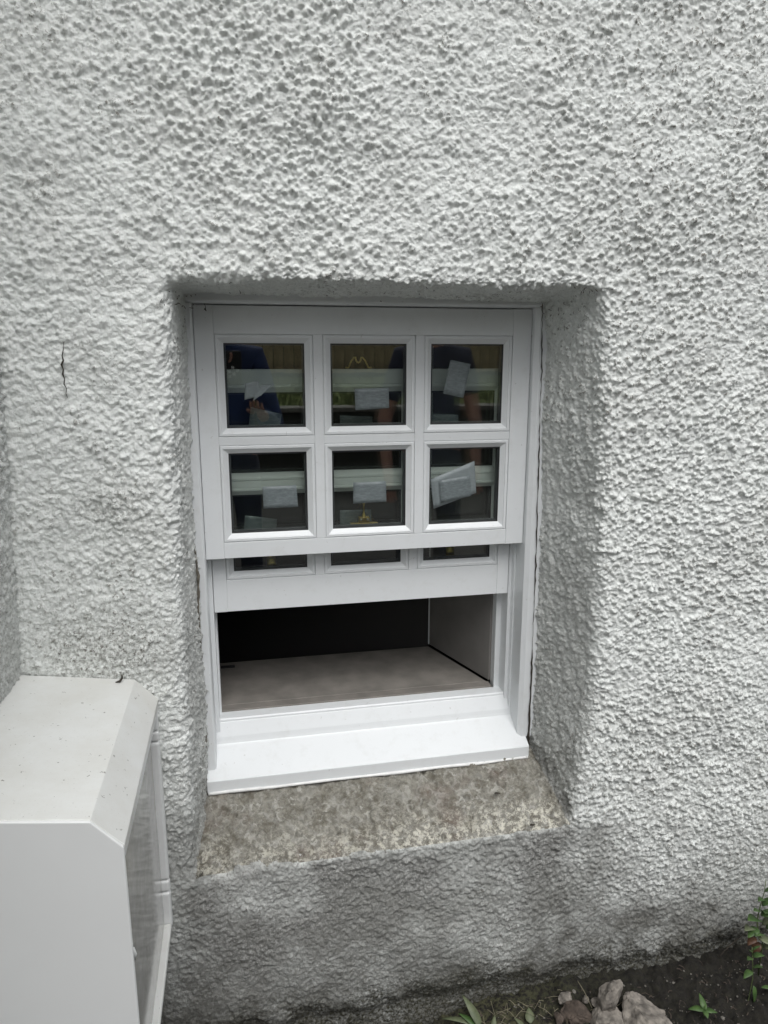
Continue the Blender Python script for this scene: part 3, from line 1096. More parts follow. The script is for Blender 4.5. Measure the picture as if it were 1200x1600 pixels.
# door frame lips round the recessed glossy door (door faces right)
XD = -0.176
b = bmesh.new()
box(b, -0.2005, XD, BY0+0.0056, BY0+0.020, -1.36, -0.7905)
box(b, -0.2005, XD, BY0+0.0202, -0.2745, -0.808, -0.7905)
part('door_frame', b, M['box_side'], cab, 0.003, False, 3)
b = bmesh.new()
box(b, -0.2005, XD-0.001, BY0+0.020, -0.2745, -1.352, -1.338)
part('door_frame', b, M['box_top'], cab, 0.004, False, 3)
# hinge side lip in lengths with knuckle gaps
for z0, z1 in ((-0.842, -0.7905), (-0.868, -0.844), (-1.222, -0.870), (-1.254, -1.2245), (-1.352, -1.2565)):
    b = bmesh.new()
    box(b, -0.2005, XD+0.001, -0.274, -0.2555, z0, z1)
    part('hinge_rail', b, M['box_side'], cab, 0.006, False, 3)
b = bmesh.new()
box(b, -0.2008, -0.1925, -0.731, -0.275, -1.3375, -0.8085)
part('door', b, M['box_gloss'], cab, 0.002, False, 3)
b = bmesh.new()
box(b, -0.1935, -0.1885, -0.69, -0.42, -0.838, -0.832)  # pale rib added for the highlight line below the door's top edge
part('highlight_rib', b, M['box_side'], cab, 0.002, False, 3)
b = bmesh.new()
tube(b, [(-0.192, -0.715, -0.990), (-0.180, -0.716, -0.994), (-0.1775, -0.717, -1.004), (-0.180, -0.716, -1.014), (-0.192, -0.715, -1.018)], 0.003, 10)
part('latch', b, M['box_side'], cab, 0, True)
# curled dark bit of leaf and specks lying on the hood
def topz(x):
    return -0.7245-(x+0.2195)*(-0.7245+0.689)/(-0.2195+0.477)*-1*-1 if False else -0.689+(x+0.477)*(-0.7245+0.689)/(0.477-0.2195)


b = bmesh.new()
c = atz(188, 1065, -0.716)
tube(b, [(c.x-0.010, -0.275, topz(c.x-.01)+0.003), (c.x-0.002, -0.272, topz(c.x)+0.004), (c.x+0.003, -0.268, topz(c.x)+0.009), (c.x+0.002, -0.262, topz(c.x)+0.016)],
     [0.001, 0.003, 0.0025, 0.0008], 6)
o = obj('dead_leaf', b, M['twig'])
tag(o, 'tiny curled black leaf bit lying on the white cabinet top by the wall', 'leaf')

# ------------------------------------------------------------------ ground
def gz(x, y):
    p = np.array([[x, y, 0.0]])
    return float(ground_h(p)[0])


def ground_h(P):
    x, y = P[:, 0], P[:, 1]
    base = ZG-0.055*(1-sstep(0.3, 0.9, x))+0.02*sstep(-0.22, -0.45, y)*0
    base = base+0.30*sstep(-0.75, -1.1, y)*0
    return base+0.012*fbm(P, 7, 2, 201)+0.009*fbm(P, 28, 4, 203, 0.65)+blobs(P, 0.034, 207)*0.009+blobs(P, 0.017, 211)*0.005


def build_ground():
    h = 0.005
    xs = np.arange(-0.45, 1.9, h)
    ys = np.arange(-0.95, -0.20, h)
    X, Y = np.meshgrid(xs, ys)
    P = np.stack([X, Y, np.zeros_like(X)], -1).reshape(-1, 3)
    P[:, 2] = ground_h(P)
    n, m_ = X.shape
    idx = np.arange(n*m_).reshape(n, m_)
    F = np.stack([idx[:-1, :-1], idx[:-1, 1:], idx[1:, 1:], idx[1:, :-1]], -1).reshape(-1, 4)
    green = np.exp(-(((P[:, 0]-0.62)/0.25)**2))+0.12
    me = grid_mesh('soil_bed', P, F, [M['soil']], attrs=dict(green=green))
    tag(link('soil_bed', me), kind='structure')
    # far ground, one sheet to the horizon
    b = bmesh.new()
    v = [b.verts.new(p) for p in ((-150, -200, -1.86), (150, -200, -1.86), (150, 150, -1.86), (-150, 150, -1.86))]
    b.faces.new(v)
    tag(obj('ground', b, M['soil']), kind='structure')
    # paved terrace behind the photographer
    b = bmesh.new()
    box(b, -4.5, 7.0, -6.0, -0.96, -1.84, -1.45)
    tag(obj('terrace', b, M['paving'], None, 0.01), kind='structure')


build_ground()

# rubble at the foot of the wall
def rock(px, py, size, mat, label, sq=(1, 1, 1), dz=0.0, seed=1, z=-1.72):
    rnd = random.Random(seed)
    c = atz(px, py, z)
    b = bmesh.new()
    bmesh.ops.create_icosphere(b, subdivisions=4, radius=1.0)
    cuts = []
    for k in range(13):
        n_ = Vector((rnd.gauss(0, 1), rnd.gauss(0, 1), rnd.gauss(0, 1))).normalized()
        cuts.append((n_, rnd.uniform(0.55, 0.86)))
    arr = np.array([v.co for v in b.verts])
    nn = fbm(arr+seed*7.3, 2.2, 4, 300+seed)
    n2 = fbm(arr+seed*3.1, 8, 5, 320+seed, 0.65)
    for i, v in enumerate(b.verts):
        p = v.co.copy()
        for n_, d in cuts:
            e = p.dot(n_)-d
            if e > 0:
                p -= n_*e*0.94
        p *= 1+0.09*nn[i]+0.05*n2[i]
        v.co = Vector((p.x*sq[0], p.y*sq[1], p.z*sq[2]))*size
    o = obj('rubble_stone', b, mat, None, 0, False)
    o.location = (c.x, c.y, z+dz)
    o.rotation_euler = (rnd.uniform(-.4, .4), rnd.uniform(-.3, .3), rnd.uniform(0, 6))
    tag(o, label, 'stone', 'broken stones at the foot of the wall')
    return o


rock(953, 1557, 0.047, M['rock'], 'tallest pinkish stone of the heap, standing upright at its back', (0.85, 0.7, 1.1), 0.0, 3, -1.70)
rock(1003, 1592, 0.075, M['rock'], 'largest pale broken stone at the right of the heap', (1.0, 0.9, 0.62), 0.0, 5, -1.735)
rock(946, 1592, 0.052, M['rock'], 'flat pale stone lying in front of the upright one', (1.1, 0.9, 0.55), 0.0, 8, -1.735)
rock(903, 1584, 0.047, M['rock2'], 'dark brown stone at the left of the heap', (1.0, 0.9, 0.75), 0.0, 11, -1.745)
rock(884, 1560, 0.020, M['rock'], 'small pale stone behind the dark brown one', (1.2, 0.9, 0.8), 0.0, 14, -1.735)
rock(988, 1564, 0.026, M['rock'], 'small stone wedged right of the upright stone', (1.1, 0.9, 0.9), 0.0, 17, -1.722)
rock(1018, 1590, 0.030, M['rock'], 'small broken stone on the right end of the heap', (1.1, 0.9, 0.8), 0.0, 21, -1.74)

for k_, (px, py, sz) in enumerate(((960, 1598, .018), (930, 1566, .014), (1040, 1599, .02), (872, 1590, .016), (1000, 1572, .016), (915, 1562, .012))):
    rock(px, py, sz, M['rock'] if k_ % 3 else M['rock2'], ('small fragment in front of the flat stone', 'small fragment left of the upright stone', 'fragment at the right foot of the heap', 'fragment at the left foot of the heap', 'fragment on the back of the largest stone', 'tiny chip behind the brown stone')[k_], (1.1, .9, .75), 0.0, 30+k_, -1.735)

# crumbs and straw: uncountable litter
b = bmesh.new()
for i in range(700):
    x = random.uniform(0.4, 1.7)
    y = random.uniform(-0.62, -0.27)
    s_ = random.choice((0.0012, 0.0016, 0.002, 0.003)) if random.random() < .96 else 0.006
    z = gz(x, y)+s_*0.8 if False else None
    bmesh.ops.create_icosphere(b, subdivisions=1, radius=s_, matrix=Matrix.Translation((x, y, 0)) @ Matrix.Diagonal((1, random.uniform(.6, 1.4), random.uniform(.5, 1), 1)))
arr = np.array([v.co for v in b.verts])
cen = arr.reshape(-1, 12, 3).mean(1)
hz = ground_h(np.stack([cen[:, 0], cen[:, 1], np.zeros(len(cen))], 1))
for i, v in enumerate(b.verts):
    v.co.z += hz[i//12]+0.0008
tag(obj('crumbs', b, M['crumb']), 'pale mortar crumbs scattered over the dark soil', 'rubble', kind='stuff')
b = bmesh.new()
for i in range(160):
    x = random.gauss(0.68, 0.14)
    y = random.uniform(-0.50, -0.27)
    a = random.uniform(0, math.pi)
    L = random.uniform(0.01, 0.045)
    z = gz(x, y)+0.003
    tube(b, [(x, y, z), (x+math.cos(a)*L*.5, y+math.sin(a)*L*.5, z+0.006*random.random()), (x+math.cos(a)*L, y+math.sin(a)*L, z+0.002)], 0.0007, 4)
tag(obj('straw_litter', b, M['straw']), 'dry straw and moss litter left of the stones', 'litter', kind='stuff')

b = bmesh.new()
rl = random.Random(77)
xy = [(rl.uniform(0.45, 1.7), rl.uniform(-0.6, -0.27)) for _ in range(420)]
hz2 = ground_h(np.array([(x, y, 0.0) for x, y in xy]))
for (x, y), z in zip(xy, hz2):
    a = rl.uniform(0, math.pi)
    L = rl.uniform(0.005, 0.022)
    z = float(z)+0.002
    tube(b, [(x, y, z), (x+math.cos(a)*L*.5, y+math.sin(a)*L*.5, z+0.004*rl.random()), (x+math.cos(a+.3)*L, y+math.sin(a+.3)*L, z+0.001)], rl.uniform(.0005, .0013), 4)
tag(obj('root_litter', b, M['rock2']), 'brown root bits and crumbs of bark lying on the dark soil', 'litter', kind='stuff')

# ------------------------------------------------------------------ plants
def leaf_mesh(b, base, direc, L, W, up=Vector((0, 0, 1)), droop=0.25, fold=0.25, n=7):
    d = direc.normalized()
    sd = d.cross(up)
    if sd.length < 0.05:
        sd = d.cross(Vector((0, 1, 0)))
    sd.normalize()
    nn = sd.cross(d).normalized()
    prev = None
    for i in range(n+1):
        t = i/n
        wd = W*0.5*(math.sin(math.pi*min(1, t**0.75))**0.85)*(1-0.15*t)+0.0004
        if i == n:
            wd = 0.0003
        cpt = base+d*(L*t)+nn*(-droop*L*t*t)
        l = b.verts.new(cpt-sd*wd+nn*wd*fold)
        m_ = b.verts.new(cpt)
        r = b.verts.new(cpt+sd*wd+nn*wd*fold)
        if prev:
            b.faces.new((prev[0], prev[1], m_, l))
            b.faces.new((prev[1], prev[2], r, m_))
        prev = (l, m_, r)


def solid(o, t=0.0005):
    s_ = o.modifiers.new('thickness', 'SOLIDIFY')
    s_.thickness = t
    return o


def plant(name, root_p, stems, leaves, label, mat_l='leaf', cat='weed'):
    e = empty(name, root_p, label, cat)
    for pts, r in stems:
        b = bmesh.new()
        tube(b, pts, r, 6)
        part('stem', b, M['stem'], e, 0, True)
    for lf in leaves:
        base, dr, L, W = lf[:4]
        mt = lf[4] if len(lf) > 4 else mat_l
        b = bmesh.new()
        leaf_mesh(b, Vector(base), Vector(dr), L, W, droop=random.uniform(.1, .45), fold=random.uniform(.1, .35))
        solid(part('leaf', b, M[mt], e, 0, True))
    return e


# small four-leaved seedling in the soil
c = atz(1100, 1583, -1.735)
c.z = gz(c.x, c.y)
tp = c+Vector((0, 0, 0.025))
plant('seedling', c, [([c, c+Vector((0.001, 0, 0.012)), tp], 0.0015)],
      [(tp, (-0.9, 0.25, 0.35), 0.040, 0.019), (tp, (0.15, 0.75, 0.9), 0.036, 0.017), (tp, (0.9, -0.35, 0.2), 0.032, 0.017),
       (tp, (-0.2, -0.9, 0.15), 0.022, 0.014), (tp, (0.4, 0.2, 0.9), 0.014, 0.008)],
      'small bright green four-leaved seedling in the dark soil right of the stones')
c = at(1200, 1580, -0.40)
c.z = gz(c.x, c.y)
tp = c+Vector((0, 0, 0.02))
plant('seedling', c, [([c, tp], 0.0013)],
      [(tp, (-0.9, 0.1, 0.5), 0.03, 0.014), (tp, (0.6, 0.6, 0.5), 0.03, 0.014), (tp, (0.1, -0.8, 0.3), 0.022, 0.012)],
      'tiny seedling in the bottom right corner under the tall weed')
# tall weed with opposite leaves
Y0 = -0.40


def A(px, py, y=-0.40):
    return at(px, py, y)


st = [A(1152, 1612), A(1160, 1590), A(1170, 1560), A(1176, 1530), A(1176, 1505), A(1175, 1480)]
base = st[0].copy()
lv = []
for (px, py, dx, dz, L, W) in ((1177, 1540, 0.15, -1, 0.040, 0.014), (1175, 1517, -0.95, 0.15, 0.027, 0.013), (1176, 1512, 0.2, 0.5, 0.022, 0.012),
                               (1175, 1497, -0.75, 0.5, 0.02, 0.010), (1176, 1495, 0.8, 0.5, 0.022, 0.010), (1175, 1487, -0.5, 0.8, 0.019, 0.008),
                               (1175, 1485, 0.5, 0.9, 0.02, 0.008), (1175, 1492, 0.1, 0.9, 0.024, 0.008)):
    lv.append((A(px, py), (dx, -0.35, dz), L*1.35, W*1.45))
plant('tall_weed', base, [(st, [0.0018, 0.0016, 0.0014, 0.0013, 0.0012, 0.001])], lv,
      'spindly upright weed with opposite leaves in front of the soil at the right edge')
st = [A(1192, 1470, -0.33), A(1184, 1455, -0.33), A(1183, 1438, -0.33), A(1188, 1415, -0.33), A(1194, 1395, -0.33), A(1197, 1375, -0.33)]
lv = []
for (px, py, dx, dz, L, W, mt) in ((1186, 1437, -0.9, 0.55, 0.038, 0.024, 'leaf'), (1188, 1430, 0.8, 0.5, 0.036, 0.02, 'leaf'), (1184, 1450, -0.8, 0.0, 0.030, 0.018, 'leaf'),
                                   (1184, 1465, 0.9, -0.2, 0.036, 0.024, 'leaf_dull'), (1190, 1415, 0.6, 0.8, 0.03, 0.018, 'leaf'), (1193, 1405, -0.6, 0.6, 0.022, 0.012, 'leaf'),
                                   (1186, 1472, -0.7, -0.7, 0.026, 0.018, 'leaf_brown'), (1176, 1450, -0.7, 0.6, 0.028, 0.018, 'leaf_dull'), (1196, 1430, -0.3, 0.9, 0.034, 0.02, 'leaf'), (1190, 1460, -0.5, 0.7, 0.034, 0.02, 'leaf'), (1196, 1450, 0.4, 0.8, 0.034, 0.022, 'leaf'), (1192, 1480, 0.6, 0.5, 0.03, 0.02, 'leaf_dull'), (1188, 1424, -0.8, 0.7, 0.026, 0.014, 'leaf'), (1180, 1464, -0.9, -0.1, 0.022, 0.016, 'leaf_brown'),
                                   (1190, 1445, 0.5, 0.9, 0.036, 0.02, 'leaf_dull'), (1195, 1393, 0.5, 0.8, 0.02, 0.010, 'leaf')):
    lv.append((A(px, py, -0.33), (dx, -0.3, dz), L*1.5, W*1.5, mt))
r0 = st[0].copy()
r0.z = gz(r0.x, r0.y)
plant('leafy_weed', r0, [([r0]+st, [0.002]*3+[0.0016]*2+[0.001]*2)], lv,
      'leafy weed with reddish dead lower leaves growing against the wall at the right edge')
# rosette of dull broad leaves at the bottom middle
c = atz(752, 1603, -1.77)
c.z = gz(c.x, c.y)+0.004
plant('broadleaf_weed', c, [([c+Vector((0.02, -0.01, 0)), c+Vector((0, 0.004, 0.008)), c+Vector((-0.035, 0.012, 0.016))], 0.0022)],
      [(c+Vector((0, 0.002, 0.006)), (-0.28, 0.55, 0.75), 0.083, 0.026, 'leaf_dull'), (c+Vector((-0.004, 0, 0.005)), (-0.62, 0.5, 0.55), 0.062, 0.020, 'leaf'),
       (c+Vector((-0.02, 0.01, 0.012)), (-0.95, 0.45, 0.35), 0.080, 0.016, 'leaf_dull'), (c+Vector((-0.01, -0.012, 0.004)), (-1, 0.05, 0.12), 0.12, 0.036, 'leaf'),
       (c+Vector((0.03, -0.01, 0.004)), (0.3, 0.6, 0.5), 0.035, 0.014, 'leaf_dull')],
      'low weed with long dull green leaves lying against the foot of the wall')
c = atz(822, 1590, -1.755)
c.z = gz(c.x, c.y)+0.008
b = bmesh.new()
leaf_mesh(b, c+Vector((0.008, -0.012, 0)), Vector((0.2, 0.8, 0.5)), 0.038, 0.026, droop=0.2)
o = solid(obj('fallen_leaf', b, M['leaf_dull'], None, 0, True))
tag(o, 'rounded dull green fallen leaf left of the stones', 'leaf')
b = bmesh.new()
leaf_mesh(b, c+Vector((-0.012, -0.022, 0)), Vector((-0.45, 0.6, 0.4)), 0.034, 0.013, droop=0.2)
o = solid(obj('fallen_leaf', b, M['leaf_dull'], None, 0, True))
tag(o, 'narrow dull fallen leaf beside the rounded one', 'leaf')
# twigs and bits
for px, py, z, L, ang, lab in ((832, 1293, -1.232, 0.016, 2.75, 'dark little leaf bit on the right of the stone ledge'),
                               (777, 1243, -1.185, 0.017, 0.05, 'grey flat chip on the stone ledge below the sill'),
                               ):
    c = atz(px, py, z)
    b = bmesh.new()
    leaf_mesh(b, Vector((c.x-L/2, c.y, c.z+0.008)), Vector((math.cos(ang)*-1, 0.1, 0.0)) if ang > 2 else Vector((1, 0, 0)), L, 0.006, droop=0.1)
    o = solid(obj('leaf_bit', b, M['twig'], None, 0, True), 0.0012)
    tag(o, lab, 'debris')
b = bmesh.new()
pp = [atz(880, 1520, -1.70)]
p0 = at(1128, 1490, -0.31)
p1 = at(1155, 1465, -0.31)
tube(b, [p0+Vector((-.012, 0, -.012)), p0, p0.lerp(p1, .5)+Vector((0, 0, .002)), p1, p1+Vector((0.012, 0, 0.012))], [0.0008, 0.0015, 0.0017, 0.0014, 0.0008], 6)
tag(obj('twig', b, M['twig'], None, 0, True), 'thin dark twig leaning on the wall beside the leafy weed', 'twig')
b = bmesh.new()
c = atz(925, 1575, -1.71)
tube(b, [c, c+Vector((-0.012, 0.02, 0.03)), c+Vector((-0.03, 0.03, 0.062))], [0.0012, 0.001, 0.0006], 5)
tag(obj('twig', b, M['straw'], None, 0, True), 'dry stalk sticking up left of the upright stone', 'twig')
for px, py in ((298, 483),):
    c = at(320, 483, -0.052)
    b = bmesh.new()
    tube(b, [c+Vector((0, 0, 0.012)), c+Vector((0.002, 0, 0.004)), c, c+Vector((0.003, 0, -0.004))], [0.0004, 0.0006, 0.002, 0.0008], 6)
    tag(obj('cobweb_bit', b, M['twig'], None, 0, True), 'black speck of debris hanging in a cobweb at the top left of the frame', 'debris')

b = bmesh.new()
rd = random.Random(5)
for px, py, n_ in ((285, 462, 9), (355, 452, 4), (300, 478, 4), (910, 456, 12), (850, 485, 5), (880, 490, 5), (600, 462, 2), (520, 458, 2), (668, 452, 3), (258, 470, 3)):
    for k in range(n_):
        c = at(px+rd.gauss(0, 9), py+rd.gauss(0, 5), -0.262)
        d_ = Vector((rd.gauss(0, 1), rd.gauss(0, .3), rd.gauss(0, 1))).normalized()*rd.uniform(.001, .005)
        tube(b, [c-d_, c+Vector((0, 0, rd.uniform(-.001, .001))), c+d_], [0.0003, rd.uniform(.0005, .0012), 0.0003], 5)
tag(obj('cobweb_debris', b, M['twig'], None, 0, True), 'black specks of dirt and cobweb in the upper corners of the recess', 'debris', kind='stuff')

# ------------------------------------------------------------------ what the glass mirrors: garden and two people
# retaining wall, lawn, fence, hedge
b = bmesh.new()
box(b, -6, 10, -6.35, -6.01, -1.84, -0.62)
o = obj('retaining_wall', b, M['paving'], None, 0.01)
tag(o, 'dark low retaining wall across the garden behind the viewer', 'wall')
for k in range(16):
    b = bmesh.new()
    box(b, -6+k*1.0+0.005, -5+k*1.0-0.005, -6.38, -5.97, -0.619, -0.57)
    obj('coping_stone', b, M['kerb'], o, 0.008)
xs = np.linspace(-12, 16, 57)
ys = np.linspace(-9.2, -6.36, 12)
X, Y = np.meshgrid(xs, ys)
P = np.stack([X, Y, np.zeros_like(X)], -1).reshape(-1, 3)
P[:, 2] = -0.62+(-6.36-P[:, 1])*0.13+0.05*vnoise(P, 1.1, 5)
idx = np.arange(X.size).reshape(X.shape)
F = np.stack([idx[:-1, :-1], idx[:-1, 1:], idx[1:, 1:], idx[1:, :-1]], -1).reshape(-1, 4)
tag(link('lawn', grid_mesh('lawn', P, F, [M['grass']])), kind='structure')
rng = np.random.RandomState(3)
n = 14000
bx = rng.uniform(-3, 8, n)
by = rng.uniform(-8.4, -6.38, n)
bz = -0.62+(-6.36-by)*0.13
hh = rng.uniform(0.04, 0.13, n)
an = rng.uniform(0, 6.28, n)
ww = 0.006
lx, ly = np.cos(an), np.sin(an)
Vg = np.stack([np.stack([bx-lx*ww, by-ly*ww, bz], 1), np.stack([bx+lx*ww, by+ly*ww, bz], 1),
               np.stack([bx+lx*ww*.3+ly*.03, by+ly*ww*.3, bz+hh], 1), np.stack([bx-lx*ww*.3+ly*.03, by-ly*ww*.3, bz+hh], 1)], 1).reshape(-1, 3)
Fg = np.arange(n*4).reshape(-1, 4)
tag(link('grass', grid_mesh('grass', Vg, Fg, [M['grass_blade']])), 'rough green grass on the raised lawn', 'grass', kind='stuff')
fe = empty('timber_fence', (2, -8.9, -0.3), 'weathered close boarded timber fence beyond the lawn', 'fence')
bmesh_cache = None
for k in range(76):
    if bmesh_cache is None:
        b = bmesh.new()
        box(b, 0, 0.142, -0.012, 0.012, 0.16, 1.15)
        fb = obj('fence_board', b, M['fence'], fe, 0.003)
        bmesh_cache = fb.data
    else:
        fb = bpy.data.objects.new('fence_board', bmesh_cache)
        COL.objects.link(fb)
        fb.parent = fe
    fb.location = (-5.5+k*0.15, random.uniform(-.006, .006), random.uniform(-.015, .015)-0.12)
b = bmesh.new()
box(b, -5.5, 5.9, -0.02, 0.02, -0.2, 0.035)
obj('gravel_board', b, M['fence_dark'], fe, 0.004)
b = bmesh.new()
box(b, -5.5, 5.9, 0.014, 0.05, 0.50, 0.60)
obj('fence_rail', b, M['fence_dark'], fe, 0.004)
# hedge added behind the fence to block mirrored sky: leaf clumps through a volume
n = 26000
hx = rng.uniform(-9, 13, n)
hy = rng.uniform(-12.0, -10.2, n)
top = 2.6+0.5*np.sin(hx*0.9)+0.4*np.sin(hx*2.3+1)
hzv = rng.uniform(-0.4, 1, n)
hzv = -0.4+(hzv+0.4)/1.4*(top+0.4)
c = np.stack([hx, hy, hzv], 1)
d1 = rng.normal(size=(n, 3))
d1 /= np.linalg.norm(d1, axis=1, keepdims=True)
d2 = np.cross(d1, rng.normal(size=(n, 3)))
d2 /= np.linalg.norm(d2, axis=1, keepdims=True)
L = rng.uniform(.05, .13, n)[:, None]
Vh = np.stack([c-d1*L, c+d2*L*.5, c+d1*L, c-d2*L*.5], 1).reshape(-1, 3)
tag(link('hedge', grid_mesh('hedge', Vh, np.arange(n*4).reshape(-1, 4), [M['hedge']], smooth=False)),
    'tall dense evergreen hedge added behind the timber fence to block mirrored sky', 'hedge')


def skin_mesh(name, pts, edges, mat, parent, root=0, sub=2):
    me = bpy.data.meshes.new(name)
    me.from_pydata([p[:3] for p in pts], edges, [])
    o = link(name, me, mat, parent)
    sk = o.modifiers.new('skin', 'SKIN')
    sd = me.skin_vertices[0].data
    for i, p in enumerate(pts):
        r = p[3]
        sd[i].radius = (r, p[4] if len(p) > 4 else r)
        sd[i].use_root = (i == root)
    s2 = o.modifiers.new('sub', 'SUBSURF')
    s2.levels = sub
    s2.render_levels = sub
    for p in me.polygons:
        p.use_smooth = True
    sk.use_smooth_shade = True
    return o


def head_mesh(cx, cy, cz, yaw=0.0):
    """head with brow, nose, mouth, chin and ears, facing +Y"""
    b = bmesh.new()
    bmesh.ops.create_uvsphere(b, u_segments=36, v_segments=28, radius=1.0)
    for v in b.verts:
        x, y, z = v.co
        X = x*0.076*(1-0.22*max(0, -z)**1.5)
        Yv = y*0.094
        Z = z*0.115
        if y > 0:
            Yv -= 0.010*max(0, -z)*y
            if abs(x) < 0.16 and -0.38 < z < 0.12:
                Yv += 0.020*(1-abs(x)/0.16)*(1-abs(z+0.2)/0.32 if z < -0.2 else (0.12-z)/0.32)
            for ex in (-0.38, 0.38):
                q = ((x-ex)/0.2)**2+((z-0.06)/0.13)**2
                if q < 1:
                    Yv -= 0.009*(1-q)
            if abs(x) < 0.3 and abs(z+0.52) < 0.035:
                Yv -= 0.004
            if abs(x) < 0.25 and z < -0.72:
                Yv += 0.010
        v.co = (X, Yv, Z)
    for sx in (-1, 1):
        bmesh.ops.create_uvsphere(b, u_segments=10, v_segments=8, radius=1.0,
                                  matrix=Matrix.Translation((sx*0.077, -0.005, -0.005)) @ Matrix.Diagonal((0.008, 0.018, 0.030, 1)))
    bmesh.ops.transform(b, matrix=Matrix.Translation((cx, cy, cz)) @ Matrix.Rotation(yaw, 4, 'Z'), verts=b.verts)
    return b


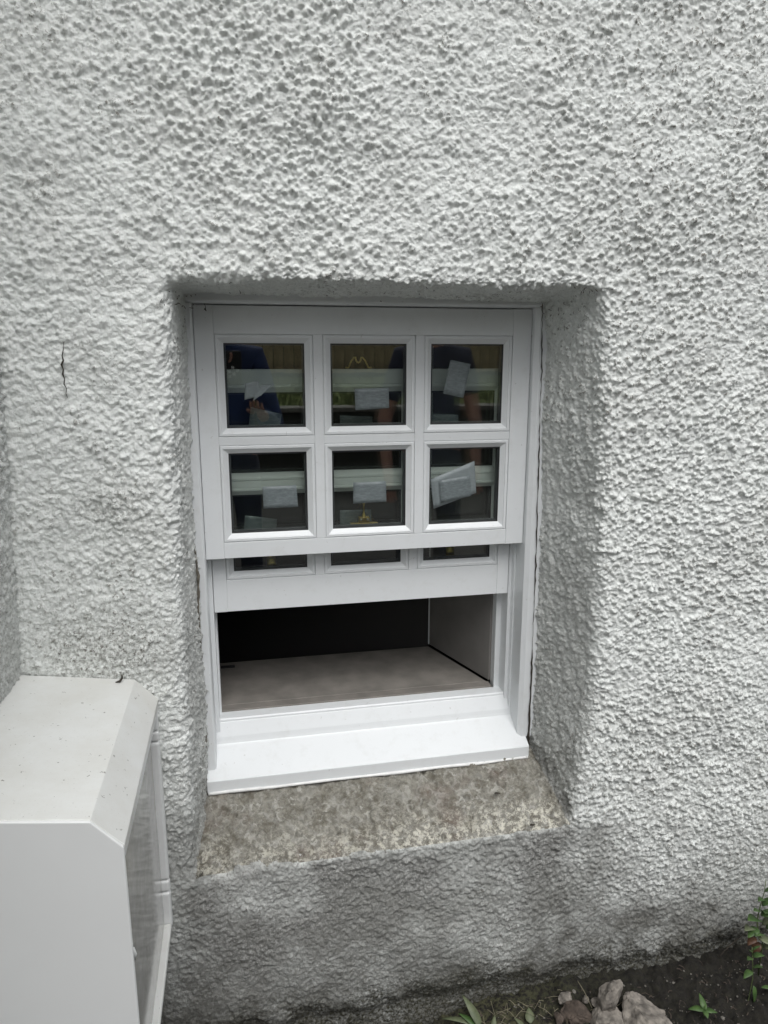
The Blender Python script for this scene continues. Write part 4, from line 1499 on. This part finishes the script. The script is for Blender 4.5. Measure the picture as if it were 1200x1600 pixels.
def person(x, y, zf, shirt, trousers, label, handL, handR, sleeve_long, elbowL, elbowR, faceyaw=0.0, hair=True):
    e = empty('person', (x, y, zf), label, 'person')
    H = 1.76
    hip, kn, an_ = 0.92, 0.50, 0.08
    sh = 1.44
    L = lambda dx, dy, dz, *r: (dx, dy, dz)+r
    hl = Vector(handL)-Vector((x, y, zf))
    hr = Vector(handR)-Vector((x, y, zf))
    el = Vector(elbowL)-Vector((x, y, zf))
    er = Vector(elbowR)-Vector((x, y, zf))
    pts = [L(0, 0, hip, 0.15, 0.11), L(0, 0, 1.12, 0.135, 0.10), L(0, 0, 1.32, 0.155, 0.11), L(0, 0, sh, 0.10, 0.085), L(0, 0.005, 1.52, 0.055),
           L(0, 0.015, 1.58, 0.055),
           L(0.17, 0, sh-0.02, 0.06), tuple(el)+(0.042,), tuple(el.lerp(hl, 0.9))+(0.028,), tuple(hl)+(0.030, 0.02),
           L(-0.17, 0, sh-0.02, 0.06), tuple(er)+(0.042,), tuple(er.lerp(hr, 0.9))+(0.028,), tuple(hr)+(0.030, 0.02),
           L(0.10, 0, hip-0.08, 0.09), L(0.11, 0.01, kn, 0.06), L(0.12, -0.01, an_, 0.042), L(0.13, 0.13, 0.035, 0.035),
           L(-0.10, 0, hip-0.08, 0.09), L(-0.11, 0.01, kn, 0.06), L(-0.12, -0.01, an_, 0.042), L(-0.13, 0.13, 0.035, 0.035)]
    ed = [(0, 1), (1, 2), (2, 3), (3, 4), (4, 5), (3, 6), (6, 7), (7, 8), (8, 9), (3, 10), (10, 11), (11, 12), (12, 13),
          (0, 14), (14, 15), (15, 16), (16, 17), (0, 18), (18, 19), (19, 20), (20, 21)]
    body_ = skin_mesh('body', pts, ed, M['skin'], e, 0)
    hb = head_mesh(0, 0.03, 1.655, faceyaw)
    obj('head', hb, M['skin'], e, 0, True)
    if hair:
        b = bmesh.new()
        bmesh.ops.create_uvsphere(b, u_segments=28, v_segments=20, radius=1.0)
        for v in b.verts:
            q = v.co.copy()
            if q.y > 0.25 and q.z < 0.45:
                q.y = 0.25
            if q.z < -0.25:
                q.z = -0.25
            v.co = Vector((q.x*0.083, q.y*0.100+0.018, q.z*0.118+1.672))
        obj('hair', b, M['hair'], e, 0, True)
    # fingers, each a short bent chain
    for hand, fore in ((hl, el), (hr, er)):
        d = (hand-fore).normalized()
        sd = d.cross(Vector((0, 0, 1)))
        if sd.length < 0.2:
            sd = d.cross(Vector((0, 1, 0)))
        sd.normalize()
        nrm = sd.cross(d)
        for k, fl in enumerate((0.068, 0.078, 0.072, 0.056)):
            o0 = hand+d*0.012+sd*(k-1.5)*0.018
            p1 = o0+d*fl*0.5
            p2 = p1+(d*0.75+nrm*0.5).normalized()*fl*0.3
            p3 = p2+(d*0.4+nrm*0.9).normalized()*fl*0.28
            skin_mesh('finger', [tuple(o0)+(0.009,), tuple(p1)+(0.0085,), tuple(p2)+(0.008,), tuple(p3)+(0.007,)], [(0, 1), (1, 2), (2, 3)], M['skin'], e, 0, 1)
        o0 = hand-d*0.015+sd*(-0.026)
        p1 = o0+(d*0.5-sd*0.8).normalized()*0.03
        p2 = p1+(d*0.9-sd*0.2).normalized()*0.028
        skin_mesh('thumb', [tuple(o0)+(0.011,), tuple(p1)+(0.010,), tuple(p2)+(0.008,)], [(0, 1), (1, 2)], M['skin'], e, 0, 1)
    # clothes a little larger than the body
    g = 0.014
    sl = 0.92 if sleeve_long else 0.0
    top_ = [L(0, 0, hip-0.06, 0.17+g, 0.13+g), L(0, 0, 1.12, 0.155+g, 0.12+g), L(0, 0, 1.32, 0.17+g, 0.12+g), L(0, 0, sh, 0.105+g, 0.09+g), L(0, 0.003, 1.49, 0.065, 0.065)]
    ee = [(0, 1), (1, 2), (2, 3), (3, 4)]
    for s_, (eb, hd) in ((1, (el, hl)), (-1, (er, hr))):
        i0 = len(top_)
        shd = Vector((0.17*s_, 0, sh-0.02))
        top_.append(tuple(shd)+(0.075,))
        ee.append((3, i0))
        if sleeve_long:
            top_.append(tuple(eb)+(0.06,))
            top_.append(tuple(eb.lerp(hd, 0.80))+(0.048,))
            ee += [(i0, i0+1), (i0+1, i0+2)]
        else:
            top_.append(tuple(shd.lerp(eb, 0.72))+(0.064,))
            ee += [(i0, i0+1)]
    skin_mesh('top', top_, ee, shirt, e, 0)
    tr_ = [L(0, 0, hip+0.05, 0.155+g, 0.12+g), L(0, 0, hip-0.05, 0.15+g, 0.12+g), L(0.10, 0, hip-0.14, 0.10), L(0.11, 0.01, kn, 0.075), L(0.12, -0.01, 0.07, 0.065),
           L(-0.10, 0, hip-0.14, 0.10), L(-0.11, 0.01, kn, 0.075), L(-0.12, -0.01, 0.07, 0.065)]
    skin_mesh('trousers', tr_, [(0, 1), (1, 2), (2, 3), (3, 4), (1, 5), (5, 6), (6, 7)], trousers, e, 0)
    return e


person(-0.05, -2.22, -1.45, M['blue'], M['denim'], 'person in a blue jacket taking the picture with a phone, mirrored in the glass',
       (0.13, -1.86, -0.30), (-0.015, -1.835, -0.075), True, (0.22, -2.12, -0.42), (-0.27, -2.02, -0.32))
person(1.10, -2.15, -1.45, M['navy'], M['denim'], 'person in a dark t-shirt with bare forearms standing behind the viewer',
       (1.33, -2.02, -0.72), (0.83, -2.02, -0.75), False, (1.35, -2.13, -0.36), (0.82, -2.15, -0.40), 0.3)
ph = empty('phone', (0.012, -1.795, -0.10), 'black cased smartphone held up by the person in the blue jacket', 'phone')
b = bmesh.new()
box(b, -0.039, 0.039, -0.006, 0.004, -0.065, 0.098)
obj('case', b, M['black'], ph, 0.006, False, 3)
b = bmesh.new()
for i, (dx, dz) in enumerate(((-.022, 0.0), (0.0, -0.012), (0.018, 0.004), (-0.004, 0.018), (-.02, -.024))):
    box(b, dx-0.007, dx+0.007, 0.0041, 0.0045, dz-0.007, dz+0.007)
obj('print', b, M['whitep'], ph)
for dz in (0.085, 0.062):
    b = bmesh.new()
    bmesh.ops.create_cone(b, cap_ends=True, segments=24, radius1=0.008, radius2=0.008, depth=0.002,
                          matrix=Matrix.Translation((-0.022, 0.0052, dz)) @ Matrix.Rotation(math.pi/2, 4, 'X'))
    obj('lens', b, M['gasket'], ph)
